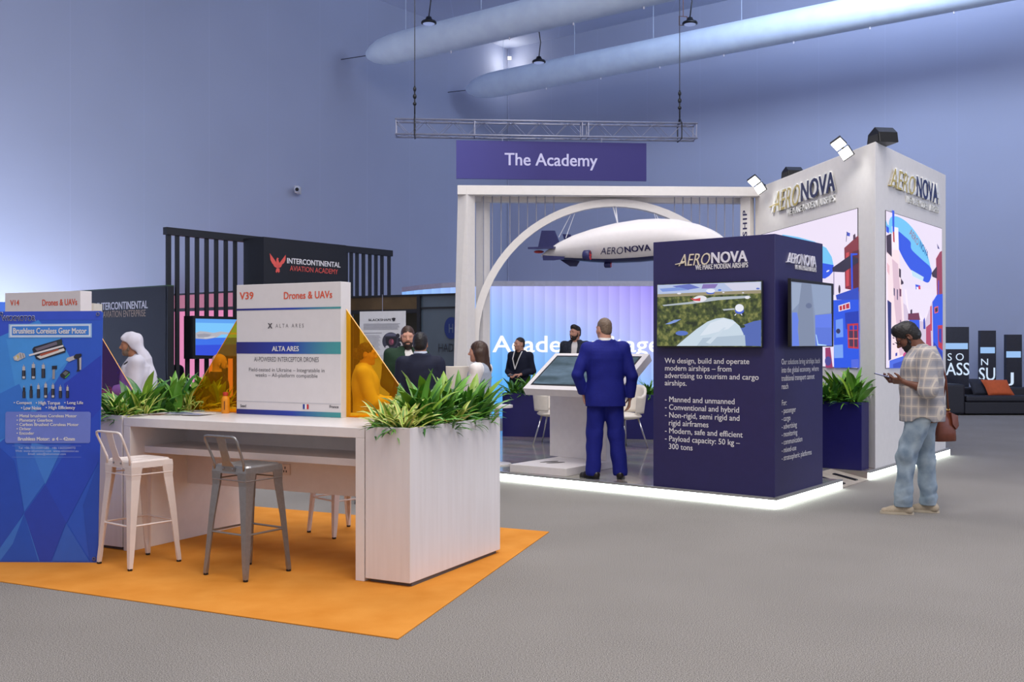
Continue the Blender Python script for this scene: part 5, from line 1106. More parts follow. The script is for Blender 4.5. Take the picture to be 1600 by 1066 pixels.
# ---------------------------------------------------------------- black lit panels, sofa and cushions at right
LB = em((150,190,238), 1.0); LWT = em((206,224,246), 1.0); cr_ = lambda x, y: (1460+x/5.92, 490+y/5.92)
GLB = pm('gloss_black_panel', (30, 34, 50), .25, var=.1)
for i, (x0, x1, y0, sy0, sy1, txt, lab) in enumerate(((60,320,124,274,330,[('S O',122,272,368,436,0.),('ASS',106,324,455,572,.01)],'wide black lit panel with a pale blue bar at the left end of the sofa'), (425,570,158,312,368,[('N',432,497,418,478,0.),('SU',412,562,500,620,.01)],'black lit panel with a pale blue bar, middle of three behind the sofa'), (665,810,195,350,408,[('J',672,734,546,668,.01)],'black lit panel with a pale blue bar, at the right edge of the photo'))):
    f = Face(at(cr_(x0,0)[0],540,24.6), at(cr_(x1,0)[0],540,24.6)); z1 = f.uv(*cr_((x0+x1)/2,y0))[1]
    t = thing('light_panel', lab, 'panel', f.pt(f.len/2, 0, -.06)); mb = MB(); f.box(mb, 0, .001, f.len, z1, -.12, 0); mb.build('body', GLB, t)
    v1, v0 = f.uv(1500, cr_(0,sy0)[1])[1], f.uv(1500, cr_(0,sy1)[1])[1]; mb = MB(); f.box(mb, .0, v0, f.len-.03, v1, 0, .006); mb.build('light_bar', LB, t)
    for s_, tx0, tx1, ty0, ty1, bo in txt:
        text(s_, f, cr_(tx0,0)[0], cr_(tx1,0)[0], cr_(0,ty0)[1], cr_(0,ty1)[1], LWT, t, 'lettering', bo, off=.008)
SOFA = pm('dark_leather', (30, 30, 40), .45, var=.1)
sx0 = at(1468,540,22.9).x; sy = 22.9
t = thing('sofa', 'low dark leather sofa standing before the black lit panels', 'sofa', (sx0+1.8, sy+.5, 0))
def sbox(x0,y0,z0,x1,y1,z1,name,bv=.04):
    mb = MB(); mb.box(sx0+x0, sy+y0, z0, sx0+x1, sy+y1, z1); o = mb.build(name, SOFA, t, bevel=bv); o.modifiers['edge'].segments = 3
sbox(.0,.0,.02,.58,1.0,.70,'armrest',.05); sbox(.58,.02,.03,3.6,1.0,.30,'base',.02); sbox(.60,.0,.30,3.6,.75,.44,'seat_cushion',.04); sbox(.58,.72,.30,3.6,1.0,.60,'backrest',.05)
def cushion(px0, py0, px1, py1, Y, col, label, tilt, skew=0.):
    mb = MB(); N = 12; K = (px1-px0)/F*Y; hgt = (py1-py0)/F*Y; c = at((px0+px1)/2, py1, Y); vs = []
    for sgn in (-1, 1):
        for i in range(N+1):
            for j in range(N+1):
                a, b_ = i/N*2-1, j/N*2-1; pin = 1-.06*(1-a*a)*0; z = (1-a**4)*(1-b_**4)
                x = a*K/2*(1-.06*(1-abs(b_))**1)+skew*b_*K/2; zz = (b_+1)/2*hgt
                vs.append(Vector((c.x+x, c.y+sgn*.07*max(0,z)**.6+zz*tilt, max(c.z,.445)+zz)))
    M2 = (N+1)**2; fs = []
    for i in range(N):
        for j in range(N):
            q = (i*(N+1)+j, i*(N+1)+j+1, (i+1)*(N+1)+j+1, (i+1)*(N+1)+j); fs += [q, tuple(M2+k for k in reversed(q))]
    mb.add(vs, fs); return tag(mb.build('cushion', pm('cushion_%d_%d' % (col[0], col[1]), col, .8, var=.08), smooth=True), label, 'cushion')
cushion(1519, 599, 1544, 623.5, 23.25, (36,38,50), 'dark square cushion on the sofa, left of the orange one', .5, -.15)
cushion(1541, 600.5, 1582, 624, 23.1, (186,84,40), 'orange cushion leaning on the back of the dark sofa', .5, -.16)
# ---------------------------------------------------------------- people: each garment is one closed surface meshed from a distance field
V3 = lambda *a: np.array(a, dtype=np.float64)
class Sdf:
    def __init__(s, lo, hi, h):
        s.lo = np.array(lo, float); s.h = h; s.n = np.ceil((np.array(hi)-s.lo)/h).astype(int)+1
        s.ax = [s.lo[i]+h*np.arange(s.n[i]) for i in range(3)]; s.a = np.full(tuple(s.n), 1., np.float32)
    def _blk(s, lo, hi):
        sl = []; co = []
        for i in range(3):
            a = max(0, int((lo[i]-s.lo[i])/s.h)); b = min(s.n[i], int((hi[i]-s.lo[i])/s.h)+2)
            if b <= a: return None, None
            sl.append(slice(a, b)); shp = [1,1,1]; shp[i] = b-a; co.append(s.ax[i][a:b].reshape(shp))
        return tuple(sl), co
    def _put(s, sl, d, k, sub=False):
        A = s.a[sl]
        if sub:
            d = -d
            if k > 0: hh = np.maximum(k-np.abs(A-d), 0)/k; s.a[sl] = np.maximum(A, d)+hh*hh*k*.25
            else: s.a[sl] = np.maximum(A, d)
        elif k > 0:
            hh = np.maximum(k-np.abs(A-d), 0)/k; s.a[sl] = np.minimum(A, d)-hh*hh*k*.25
        else: s.a[sl] = np.minimum(A, d)
    def cap(s, p, q, r0, r1, k=.02, flat=None, clip=(), sub=False):
        p = np.array(p, float); q = np.array(q, float); m = max(r0, r1)*(1.0/min(1, flat[1]) if flat else 1)+k+.03
        sl, (X, Y, Z) = s._blk(np.minimum(p, q)-m, np.maximum(p, q)+m)
        if sl is None: return
        v = q-p; L = max(1e-9, v.dot(v)); dx, dy, dz = X-p[0], Y-p[1], Z-p[2]
        t = np.clip((dx*v[0]+dy*v[1]+dz*v[2])/L, 0, 1); ex, ey, ez = dx-t*v[0], dy-t*v[1], dz-t*v[2]
        if flat:
            n = np.array(flat[0], float); n /= np.linalg.norm(n); c = (ex*n[0]+ey*n[1]+ez*n[2])*(flat[1]-1); ex = ex+c*n[0]; ey = ey+c*n[1]; ez = ez+c*n[2]
        d = np.sqrt(ex*ex+ey*ey+ez*ez)-(r0+(r1-r0)*t)
        for c, n in clip: d = np.maximum(d, (X-c[0])*n[0]+(Y-c[1])*n[1]+(Z-c[2])*n[2])
        s._put(sl, d.astype(np.float32), k, sub)
    def ell(s, c, r, k=.02, Rm=None, sub=False, clip=()):
        c = np.array(c, float); m = max(r)+k+.03; sl, (X, Y, Z) = s._blk(c-m, c+m)
        if sl is None: return
        d0 = [X-c[0], Y-c[1], Z-c[2]]
        if Rm is not None: d0 = [d0[0]*Rm[0,i]+d0[1]*Rm[1,i]+d0[2]*Rm[2,i] for i in range(3)]
        k0 = np.sqrt(sum((d0[i]/r[i])**2 for i in range(3))); k1 = np.sqrt(sum((d0[i]/(r[i]*r[i]))**2 for i in range(3)))+1e-9
        d = k0*(k0-1)/k1
        for cc, n in clip: d = np.maximum(d, (X-cc[0])*n[0]+(Y-cc[1])*n[1]+(Z-cc[2])*n[2])
        s._put(sl, d.astype(np.float32), k, sub)
    def loft(s, rings, k=.03, e=2.4, sub=False, flat0=True):
        """rings = (z, cx, cy, rx, ry) in rising z"""
        rg = np.array(rings, float); lo = np.array([min(rg[:,1]-rg[:,3]), min(rg[:,2]-rg[:,4]), rg[0,0]])-.08; hi = np.array([max(rg[:,1]+rg[:,3]), max(rg[:,2]+rg[:,4]), rg[-1,0]])+.08
        sl, (X, Y, Z) = s._blk(lo, hi); z = Z.ravel(); f = lambda i: np.interp(z, rg[:,0], rg[:,i]).reshape(1,1,-1)
        rx, ry = f(3), f(4); g = (np.abs((X-f(1))/rx)**e+np.abs((Y-f(2))/ry)**e)**(1/e); d = (g-1)*np.minimum(rx, ry)
        d = np.maximum(d, np.maximum(rg[0,0]-Z, Z-rg[-1,0])); s._put(sl, d.astype(np.float32), k, sub)
    def cut(s, c, n, k=0):                        # keep the side where (p-c).n < 0
        X, Y, Z = s.ax[0].reshape(-1,1,1), s.ax[1].reshape(1,-1,1), s.ax[2].reshape(1,1,-1)
        s.a = np.maximum(s.a, ((X-c[0])*n[0]+(Y-c[1])*n[1]+(Z-c[2])*n[2]).astype(np.float32))
    def wrinkle(s, amp, fq, seed=1, st=(1,1,1), n=7):
        I = np.nonzero(np.abs(s.a) < .03); P = np.stack([s.ax[i][I[i]]*st[i] for i in range(3)], 1); rg = np.random.default_rng(seed); w = np.zeros(len(P))
        for j in range(n):
            v = rg.normal(size=3); v /= np.linalg.norm(v); w += np.sin(P@v*fq*rg.uniform(.6, 1.7)+rg.uniform(0, 6.28)+1.3*np.sin(P@rg.normal(size=3)*fq*.35))
        s.a[I] += (amp*w/n*2).astype(np.float32)
    def mesh(s):
        g = openvdb.FloatGrid(1.0); g.copyFromArray(s.a); g.transform = openvdb.createLinearTransform(voxelSize=s.h)
        p, q = g.convertToQuads(0.0); return p+s.lo, q
def sdf_obj(S, name, mat, parent, cast=None):
    p, q = S.mesh()
    if len(p) == 0: return None
    a, b, c, d = (p[q[:,i]] for i in range(4)); vol = np.einsum('ij,ij->i', a, np.cross(b, c)).sum()+np.einsum('ij,ij->i', a, np.cross(c, d)).sum()
    if vol < 0: q = q[:, ::-1]
    me = bpy.data.meshes.new(name); me.vertices.add(len(p)); me.vertices.foreach_set('co', p.astype(np.float32).ravel())
    me.loops.add(q.size); me.loops.foreach_set('vertex_index', q.astype(np.int32).ravel()); me.polygons.add(len(q))
    me.polygons.foreach_set('loop_start', np.arange(0, q.size, 4, dtype=np.int32)); me.polygons.foreach_set('loop_total', np.full(len(q), 4, np.int32))
    me.polygons.foreach_set('use_smooth', np.ones(len(q), bool)); me.update(); me.validate(); me.materials.append(mat)
    o = bpy.data.objects.new(name, me); COL.objects.link(o); o.parent = parent; WM[o.name] = wm(parent); return o

def eul(yaw, pitch, roll=0):                      # degrees; pitch > 0 looks down, yaw > 0 turns to the person's left
    return np.array((Matrix.Rotation(math.radians(yaw), 3, 'Z')@Matrix.Rotation(math.radians(-pitch), 3, 'X')@Matrix.Rotation(math.radians(roll), 3, 'Y')))
def hand(S, w, f, n, side, curl=.5, sc=1.0, k=.007, spread=0.):
    """w wrist, f finger direction, n palm normal, side = thumb side"""
    w, f, n, side = (np.array(x, float) for x in (w, f, n, side)); f /= np.linalg.norm(f); n = n-f*n.dot(f); n /= np.linalg.norm(n); t = np.cross(f, n); t = t if t.dot(side) > 0 else -t
    pe = w+f*.085*sc
    for o_ in (-.026, -.009, .009, .026): S.cap(w+t*o_*.7*sc+f*.012, pe+t*o_*sc, .015*sc, .0135*sc, .012, flat=(n, 1.25))
    for i, (o_, L) in enumerate(((-.032, .058), (-.011, .074), (.011, .080), (.032, .072))):
        p = pe+t*o_*sc; d = f+t*spread*o_*8; a = 0
        for j, fr in enumerate((.45, .32, .23)):
            a += curl*(.75+.12*(3-i))*(1, 1.1, .8)[j]; dd = d*math.cos(a)+n*math.sin(a); q = p+dd/np.linalg.norm(dd)*L*fr*sc
            S.cap(p, q, (.0092, .0084, .0076)[j]*sc, (.0084, .0076, .0066)[j]*sc, .004); p = q
    p = w+f*.022*sc+t*.026*sc; q = p+(f*.6+t*.75+n*.35)*.042*sc; S.cap(p, q, .014*sc, .011*sc, .01); r_ = q+(f*.9+t*.1+n*.45*(.5+curl))*.034*sc; S.cap(q, r_, .0105*sc, .008*sc, .004)

def joints(h, **ov):
    s = h/1.78
    J = dict(pel=(0,0,.95), neck=(0,-.025,1.505), head=(0,.01,1.655), shL=(-.185,-.025,1.445), shR=(.185,-.025,1.445), elL=(-.235,-.05,1.14), elR=(.235,-.05,1.14), wrL=(-.24,.03,.89), wrR=(.24,.03,.89),
             hiL=(-.09,0,.90), hiR=(.09,0,.90), knL=(-.10,.02,.49), knR=(.10,.02,.49), anL=(-.11,-.02,.085), anR=(.11,-.02,.085))
    J = {k: np.array(v)*s for k, v in J.items()}; J['fyL'] = 10; J['fyR'] = -10; J['hr'] = (0, 4, 0); J['s'] = s; J['handL'] = J['handR'] = None
    for k, v in ov.items(): J[k] = np.array(v, float) if isinstance(v, tuple) and k not in ('hr','handL','handR') else v
    return J
def torso_rings(J, z0, z1, wx=1., wy=1., add=0., prof=None, yoff=0.):
    s = J['s']; pr0 = prof or [(.82,.170,.122),(.92,.172,.124),(1.0,.165,.120),(1.10,.155,.115),(1.22,.165,.120),(1.33,.178,.124),(1.41,.172,.112),(1.455,.140,.095),(1.49,.095,.075),(1.53,.062,.060)]
    neck, pel = J['neck'], J['pel']; k = neck[2]/(1.505*s); out = []
    zs = np.linspace(z0, z1, 26)
    for z in zs:
        zz = z/s/k; rx = np.interp(zz, [q[0] for q in pr0], [q[1] for q in pr0]); ry = np.interp(zz, [q[0] for q in pr0], [q[2] for q in pr0])
        t = min(1.05, max(0, (z-pel[2])/(neck[2]-pel[2]))); c = pel+(neck-pel)*t
        out.append((z, c[0], c[1]+yoff+.012*math.sin(math.pi*t), rx*s*wx+add, ry*s*wy+add))
    return out

def person(label, loc, yaw, J, fit, h=.009, lower=True):
    t = thing('person', label, 'person', loc, math.radians(yaw)); s = J['s']
    pts = np.array([v for v in J.values() if isinstance(v, np.ndarray) and v.shape == (3,)]); lo = pts.min(0)-V3(.26,.26,.0); hi = pts.max(0)+V3(.26,.26,.22); lo[2] = min(lo[2]-.1, -.02)
    Rh = eul(*J['hr']); hc = J['head']; hs = fit.get('head', 1.)*s*.98; H = lambda x, y, z: hc+Rh@(np.array((x, y, z))*hs); E = lambda *r: [q*hs for q in r]
    skin = fit['skin']; upv = Rh@V3(0,0,1); fw = Rh@V3(0,1,0)
    # -------- body: one continuous surface
    B = Sdf(lo, hi, h)
    B.ell(H(0,-.012,.03), E(.074,.096,.088), .02, Rh); B.ell(H(0,.026,-.03), E(.061,.066,.085), .03, Rh); B.ell(H(0,.042,-.084), E(.047,.046,.038), .03, Rh); B.ell(H(0,.074,-.103), E(.020,.018,.017), .025, Rh)
    B.cap(H(-.04,.078,.020), H(.04,.078,.020), .012*hs, .012*hs, .022)
    for sx in (-1, 1):
        B.ell(H(sx*.037,.056,-.03), E(.027,.025,.026), .025, Rh); B.ell(H(sx*.031,.099,.0), E(.016,.014,.0078), .008, Rh, sub=True); B.ell(H(sx*.0125,.098,-.037), E(.010,.012,.009), .008, Rh)
        B.ell(H(sx*.076,-.012,-.008), E(.011,.023,.034), .008, Rh@eul(sx*-20,0)); B.ell(H(sx*.083,-.004,-.006), E(.006,.011,.019), .006, Rh, sub=True)
    B.cap(H(0,.088,.008), H(0,.114,-.030), .009*hs, .0125*hs, .012)
    B.cap(H(-.019,.086,-.067), H(.019,.086,-.067), .0075*hs, .0075*hs, .008); B.cap(H(-.016,.086,-.078), H(.016,.086,-.078), .0075*hs, .0075*hs, .008); B.cap(H(-.022,.098,-.0725), H(.022,.098,-.0725), .002, .002, .005, sub=True)
    B.cap(H(0,-.022,-.05), J['neck']+V3(0,0,-.03), .057*s*fit.get('neckw',1), .064*s*fit.get('neckw',1), .035)
    B.loft(torso_rings(J, J['pel'][2]-.12*s, J['neck'][2]+.01, fit.get('wx',1.), fit.get('wy',1.), -.022), .04)
    for S_ in 'LR':
        sg = -1 if S_ == 'L' else 1
        B.cap(J['neck']+V3(0,0,-.03)*s, J['sh'+S_], .05*s, .05*s, .05); B.cap(J['sh'+S_], J['el'+S_], .047*s, .037*s, .03); m_ = J['el'+S_]*.6+J['wr'+S_]*.4; B.cap(J['el'+S_], m_, .036*s, .036*s, .02); B.cap(m_, J['wr'+S_], .036*s, .025*s, .02)
        hd = J['hand'+S_]; d = J['wr'+S_]-J['el'+S_]
        if hd is None: hd = (d, (-sg*1.0, 0, 0), (0, 1, 0), .32)
        hand(B, J['wr'+S_], hd[0], hd[1], hd[2], hd[3], s*fit.get('hand',1.))
        B.cap(J['hi'+S_], J['kn'+S_], .083*s, .054*s, .04); B.cap(J['kn'+S_], J['an'+S_], .052*s, .036*s, .03)
        fy = math.radians(J['fy'+S_]); fd = V3(-math.sin(fy), math.cos(fy), 0); B.cap(J['an'+S_]+V3(0,0,-.03)-fd*.03, J['an'+S_]+V3(0,0,-.045)+fd*.11, .03, .022, .02)
    sdf_obj(B, 'body', skin, t)
    ew, ei = pm('eye_white', (222,214,208), .2), pm('eye_iris', (42,28,20), .15)
    for sx in (-1, 1):
        mb = MB(); W = wm(t); e0 = H(sx*.031,.0745,.0); mb.ball(W@Vector(e0), .0125*hs, 12); mb.mat(1); mb.ball(W@Vector(e0+fw*.0080*hs), .0060*hs, 10); mb.build('eye', [ew, ei], t, smooth=True)
    # -------- hair and beard
    hst, hm = fit.get('hair', (None, None)); hl = hc-V3(.22,.25,.45); hh = hc+V3(.22,.25,.2)
    hg = min(h, .006)
    if hst:
        S = Sdf(hl, hh, hg); inf = fit.get('hairv', .0)
        S.ell(H(0,-.016,.035), E(.080+inf,.101+inf,.093+inf), 0, Rh)
        S.ell(H(0,-.045,-.02), E(.070+inf,.068+inf,.070), .02, Rh)
        if hst == 'tall': S.ell(H(0,.035,.095), E(.06,.05,.045), .03, Rh)
        cutn = Rh@V3(0,.78,-.62); S.cut(H(*fit.get('line', (0,.060,.030))), cutn)
        S.cut(H(0,0,-.085 if hst not in ('long','bun') else -.3), Rh@V3(0,0,-1))
        for sx in (-1, 1): S.ell(H(sx*.085,.004,-.03), E(.03,.03,.045), .006, Rh, sub=True)
        if hst == 'long':
            S.ell(H(0,-.02,.03), E(.085,.107,.094), .01, Rh, clip=[(H(0,.052,.02), cutn)])
            for sx, y in ((-.05,-.05),(.0,-.085),(.05,-.05),(-.066,-.01),(.066,-.01)):
                S.cap(H(sx,y,-.02), H(sx*.9,y-.035,-.22), .044*hs, .034*hs, .03); S.cap(H(sx*.9,y-.035,-.22), H(sx*.8,y-.02,-.30), .034*hs, .012*hs, .02)
        if hst == 'bun':
            for k in range(6): S.ell(H((-.02,.02,0,.025,-.025,0)[k],-.105-.012*(k%3),(-.01,.0,-.03,-.035,-.03,.02)[k]), E(.035,.035,.035), .01, Rh)
        for sx in (-1, 1): S.cap(H(sx*.016,.093,.021), H(sx*.044,.080,.026), .0045*hs, .0035*hs, .0)
        S.wrinkle(.0018 if hst != 'bun' else .004, 330, 5, (1,1,.15 if hst == 'long' else .6)); sdf_obj(S, 'hair', hm, t)
    if fit.get('beard'):
        bm_, full = fit['beard']; S = Sdf(hl, hh, hg)
        S.ell(H(0,.026,-.032), E(.0665,.072,.089), .01, Rh); S.ell(H(0,.044,-.086-.012*full), E(.053,.054,.042+.016*full), .02, Rh)
        S.cut(H(0,.05,-.048), Rh@V3(0,.35,.94)); S.cut(H(0,-.008,0), Rh@V3(0,-1,.1)); S.ell(H(0,.104,-.074), E(.021,.02,.0085), .004, Rh, sub=True)
        for sx in (-1, 1): S.cap(H(sx*.068,.018,-.06), H(sx*.073,.012,.0), .010*hs, .006*hs, .012)
        S.cap(H(-.03,.090,-.060), H(.03,.090,-.060), .007*hs, .007*hs, .005)
        S.wrinkle(.002, 300, 6); sdf_obj(S, 'beard', bm_, t)
    # -------- clothes
    if lower and fit.get('trousers'):
        S = Sdf(lo, hi, h); add = fit.get('tr_add', .012); wz = fit.get('waist', J['pel'][2]+.09*s)
        S.loft(torso_rings(J, J['pel'][2]-.09*s, wz, fit.get('wx',1.), fit.get('wy',1.), add-.012), .03)
        r = fit.get('leg_r', (.098,.074,.062))
        for S_ in 'LR': S.cap(J['hi'+S_], J['kn'+S_], r[0]*s, r[1]*s, .04); S.cap(J['kn'+S_], J['an'+S_]+V3(0,0,-.01), r[1]*s, r[2]*s, .035)
        if fit.get('stack'):
            for S_ in 'LR':
                for j in range(4): S.cap(J['an'+S_]+V3(.004*(-1)**j,.006*(-1)**j,.02+.042*j), J['an'+S_]+V3(-.004,.0,.035+.042*j), r[2]*s+.009, r[2]*s+.004, .015)
        for S_ in 'LR':
            S.wrinkle(fit.get('tr_w', .004), 34, 3+ord(S_), (1,1,.75), 5)
        zc = fit.get('cuff', .045)*s; S.cut((0,0,zc), (0,0,-1)); sdf_obj(S, 'trousers', fit['trousers'], t)
    if lower and fit.get('shoe'):
        for S_ in 'LR':
            a = J['an'+S_]; fy = math.radians(J['fy'+S_]); fd = V3(-math.sin(fy), math.cos(fy), 0); sd = V3(fd[1], -fd[0], 0); g = V3(a[0], a[1], 0)
            S = Sdf(g-V3(.25,.25,.02), g+V3(.25,.25,.2), min(h,.006)); up = V3(0,0,1)
            S.cap(g-fd*.045+up*.040, g+fd*.10+up*.034, .040, .037, .02); S.cap(g+fd*.10+up*.032, g+fd*.165+up*.026, .037, .030, .025); S.cap(g-fd*.05+up*.05, g-fd*.02+up*.085, .040, .042, .02)
            S.cap(g+up*.07, g+fd*.06+up*.052, .038, .034, .02); S.cap(g-fd*.01+up*.10, g-fd*.015+up*.16, .034, .036, .01, sub=True); S.cut((0,0,.014), (0,0,-1)); o = sdf_obj(S, 'shoe', fit['shoe'], t)
            mb = MB(); W = wm(t); out = []
            for k in range(24):
                q = 2*math.pi*k/24; x = .046*math.sin(q)*(1.0 if math.cos(q) > 0 else .88); y = .055+.150*math.cos(q); out.append(g+fd*y+sd*x)
            mb.add([W@Vector((q[0],q[1],.001)) for q in out]+[W@Vector((q[0]*1,q[1],.024)) for q in out], [tuple(range(23,-1,-1)), tuple(range(24,48))]+[(k,(k+1)%24,24+(k+1)%24,24+k) for k in range(24)]); mb.build('sole', fit.get('sole', BLACK), o)
    def upper(name, mat, hem, add, rr, ft, vneck=0., collar=0., wr_=(.004,38), longs=True, prof=None, hemcurve=0., neckcut=True, e=2.4, seed=3):
        S = Sdf(lo, hi, h); S.loft(torso_rings(J, hem, J['neck'][2]+.03*s, fit.get('wx',1.), fit.get('wy',1.), add, prof), .02, e)
        for S_ in 'LR':
            sh, el, wr = J['sh'+S_], J['el'+S_], J['wr'+S_]; S.cap(J['neck']+V3(0,0,-.05*s), sh+V3(0,0,-.005), (rr[0]-.012)*s, (rr[0]-.006)*s, .05)
            if ft <= 0:
                q = sh+(el-sh)*(1+ft); d = (q-sh)/np.linalg.norm(q-sh); S.cap(sh, q, rr[0]*s, rr[1]*s, .035, clip=[(q, d)])
            else:
                S.cap(sh, el, rr[0]*s, rr[1]*s, .035); q = el+(wr-el)*ft; d = (q-el)/np.linalg.norm(q-el); S.cap(el, q+d*.03, rr[1]*s, rr[2]*s, .02, clip=[(q, d)])
        if collar:
            n0 = J['neck']; a = (hc-n0); a = a/np.linalg.norm(a); 
            for k in range(34):
                an = 2*math.pi*k/34+.22; c = n0+V3(.062*s*math.cos(an), .058*s*math.sin(an), .012)
                if math.sin(an) < .75: S.cap(c-V3(0,0,.01), c+a*collar+V3(0,0,.004), .012, .009, .012)
        if neckcut: S.cap(J['neck']+V3(0,0,.0), H(0,-.01,-.04), .056*s, .06*s, .005, sub=True)
        if vneck: S.ell((J['neck'][0], J['neck'][1]+.15*s, J['neck'][2]-.06*s), (.052*s, .12*s, vneck*s), .01, sub=True)
        S.wrinkle(wr_[0], wr_[1], seed, (1,1,.8)); S.cut((0,0,hem), (0,0,-1))
        if hemcurve:
            for sx in (-1, 1): S.cap((J['pel'][0]+sx*.42*s, J['pel'][1], hem-.06), (J['pel'][0]+sx*.05*s, J['pel'][1], hem-.06), hemcurve+.06, hemcurve+.06, .015, sub=True)
        return sdf_obj(S, name, mat, t)
    for g in fit.get('tops', ()): upper(**g)
    return t, H, Rh
def plain(name, col, rough=.8, var=.06, scale=30., bump=.15): return pm(name, col, rough, var=var, scale=scale, bump=bump, spec=.25)
SK1 = pm('skin_fair', (204,150,126), .5, var=.05, scale=20); SK2 = pm('skin_tan', (170,118,88), .5, var=.05, scale=20); SK3 = pm('skin_deep', (108,66,48), .5, var=.06, scale=20)
HB = pm('hair_black', (22,18,18), .5, var=.3, scale=120); HBR = pm('hair_brown', (62,40,28), .5, var=.3, scale=120); HDB = pm('hair_dark_brown', (40,30,26), .55, var=.3, scale=120); HGR = pm('hair_greying', (118,100,84), .6, var=.3, scale=140)
SHOEB = pm('black_leather_shoe', (32,26,24), .35); 
BLUE = plain('royal_blue_suit', (27,34,126), .75, .05, 40)
# --- man in the royal blue suit, seen from behind
J = joints(1.77, head=(-.012,.012,1.655), hr=(24,2,0), elL=(-.318,-.06,1.15), wrL=(-.235,.055,.935), elR=(.292,-.05,1.13), wrR=(.278,.02,.885), anL=(-.135,.0,.085), anR=(.165,-.02,.085), knL=(-.115,.03,.49), knR=(.125,.02,.49), shL=(-.195,-.02,1.44), shR=(.195,-.02,1.44), fyL=38, fyR=-12,
           handL=((.12,.1,-1),(1,0,0),(.3,1,0),.35))
person('man in a royal blue suit seen from behind, facing the touch desk', (1.03,11.27,.1), 3, J, dict(skin=SK1, wx=1.06, wy=1.08, neckw=1.12, hair=('short', HGR), hairv=-.003, trousers=BLUE, tr_add=.01, leg_r=(.112,.092,.082), cuff=.035, tr_w=.003, shoe=SHOEB, tops=[
  dict(name='shirt', mat=WHITEM, hem=1.2, add=.0, rr=(.055,.045,.035), ft=.4, collar=.035, wr_=(0,30)),
  dict(name='jacket', mat=BLUE, hem=.80, add=.026, rr=(.076,.062,.056), ft=.93, vneck=.2, collar=.018, wr_=(.0042,34), prof=[(.78,.186,.135),(.92,.184,.134),(1.0,.176,.130),(1.10,.166,.125),(1.22,.174,.128),(1.33,.182,.130),(1.41,.176,.118),(1.455,.145,.098),(1.49,.098,.078),(1.53,.066,.064)])]), h=.0065)
# --- man in the checked shirt looking at his phone
m, nt, b = node_mat('checked_shirt'); b.inputs['Roughness'].default_value = .85; b.inputs['Specular IOR Level'].default_value = .2
tc = nt.nodes.new('ShaderNodeTexCoord'); sp = nt.nodes.new('ShaderNodeSeparateXYZ'); nt.links.new(tc.outputs['Object'], sp.inputs[0])
def nm(op, a, bv=None, cv=None):
    q = nt.nodes.new('ShaderNodeMath'); q.operation = op
    for i, x in enumerate((a, bv, cv)):
        if x is None: continue
        if isinstance(x, (int, float)): q.inputs[i].default_value = x
        else: nt.links.new(x, q.inputs[i])
    return q.outputs[0]
def band(c, period, w): return nm('LESS_THAN', nm('ABSOLUTE', nm('SUBTRACT', nm('FRACT', nm('MULTIPLY', c, 1/period)), .5)), w)
hor = sp.outputs[2]; ver = nm('ADD', nm('MULTIPLY', sp.outputs[0], .85), sp.outputs[1])
w1 = nm('MAXIMUM', band(hor, .088, .06), band(ver, .072, .07)); w2 = nm('MULTIPLY', nm('ADD', band(nm('ADD', hor, .044), .088, .26), band(nm('ADD', ver, .036), .072, .26)), .5)
mixa = nt.nodes.new('ShaderNodeMixRGB'); mixa.inputs[1].default_value = lin((172,164,160))+(1,); mixa.inputs[2].default_value = lin((146,145,150))+(1,); nt.links.new(w2, mixa.inputs[0])
mixb = nt.nodes.new('ShaderNodeMixRGB'); mixb.inputs[2].default_value = lin((212,200,184))+(1,); nt.links.new(mixa.outputs[0], mixb.inputs[1]); nt.links.new(nm('MULTIPLY', w1, .62), mixb.inputs[0]); nt.links.new(mixb.outputs[0], b.inputs['Base Color'])
CHECK = m
m, nt, b = node_mat('faded_denim'); b.inputs['Roughness'].default_value = .9; b.inputs['Specular IOR Level'].default_value = .15
tc = nt.nodes.new('ShaderNodeTexCoord'); n = nt.nodes.new('ShaderNodeTexNoise'); n.inputs['Scale'].default_value = 7; n.inputs['Detail'].default_value = 6; r = nt.nodes.new('ShaderNodeValToRGB'); e = r.color_ramp.elements
e[0].position = .3; e[0].color = lin((112,130,148))+(1,); e[1].position = .7; e[1].color = lin((166,180,190))+(1,); nt.links.new(tc.outputs['Object'], n.inputs['Vector']); nt.links.new(n.outputs['Fac'], r.inputs['Fac']); nt.links.new(r.outputs['Color'], b.inputs['Base Color']); DENIM = m
J = joints(1.83, pel=(0,-.03,.98), neck=(0,-.035,1.535), head=(0,.105,1.655), hr=(4,38,0), shL=(-.19,-.06,1.475), shR=(.19,-.05,1.475), elL=(-.265,-.085,1.165), wrL=(-.15,.135,1.235), elR=(.25,-.02,1.19), wrR=(.06,.19,1.235),
           hiL=(-.095,.0,.92), hiR=(.09,-.04,.92), knL=(-.10,.105,.53), knR=(.10,-.055,.51), anL=(-.10,.135,.09), anR=(.10,-.085,.09), fyL=4, fyR=-6,
           handL=((.28,1,.12),(.75,-.3,.65),(.4,.3,1),.55), handR=((-.5,1,.1),(-.6,.1,.8),(-.4,.3,1),.6))
SNK = plain('beige_knit_shoe', (172,158,138), .85, .08, 60)
P2 = Vector((3.80,9.52,0)); Y2 = 68
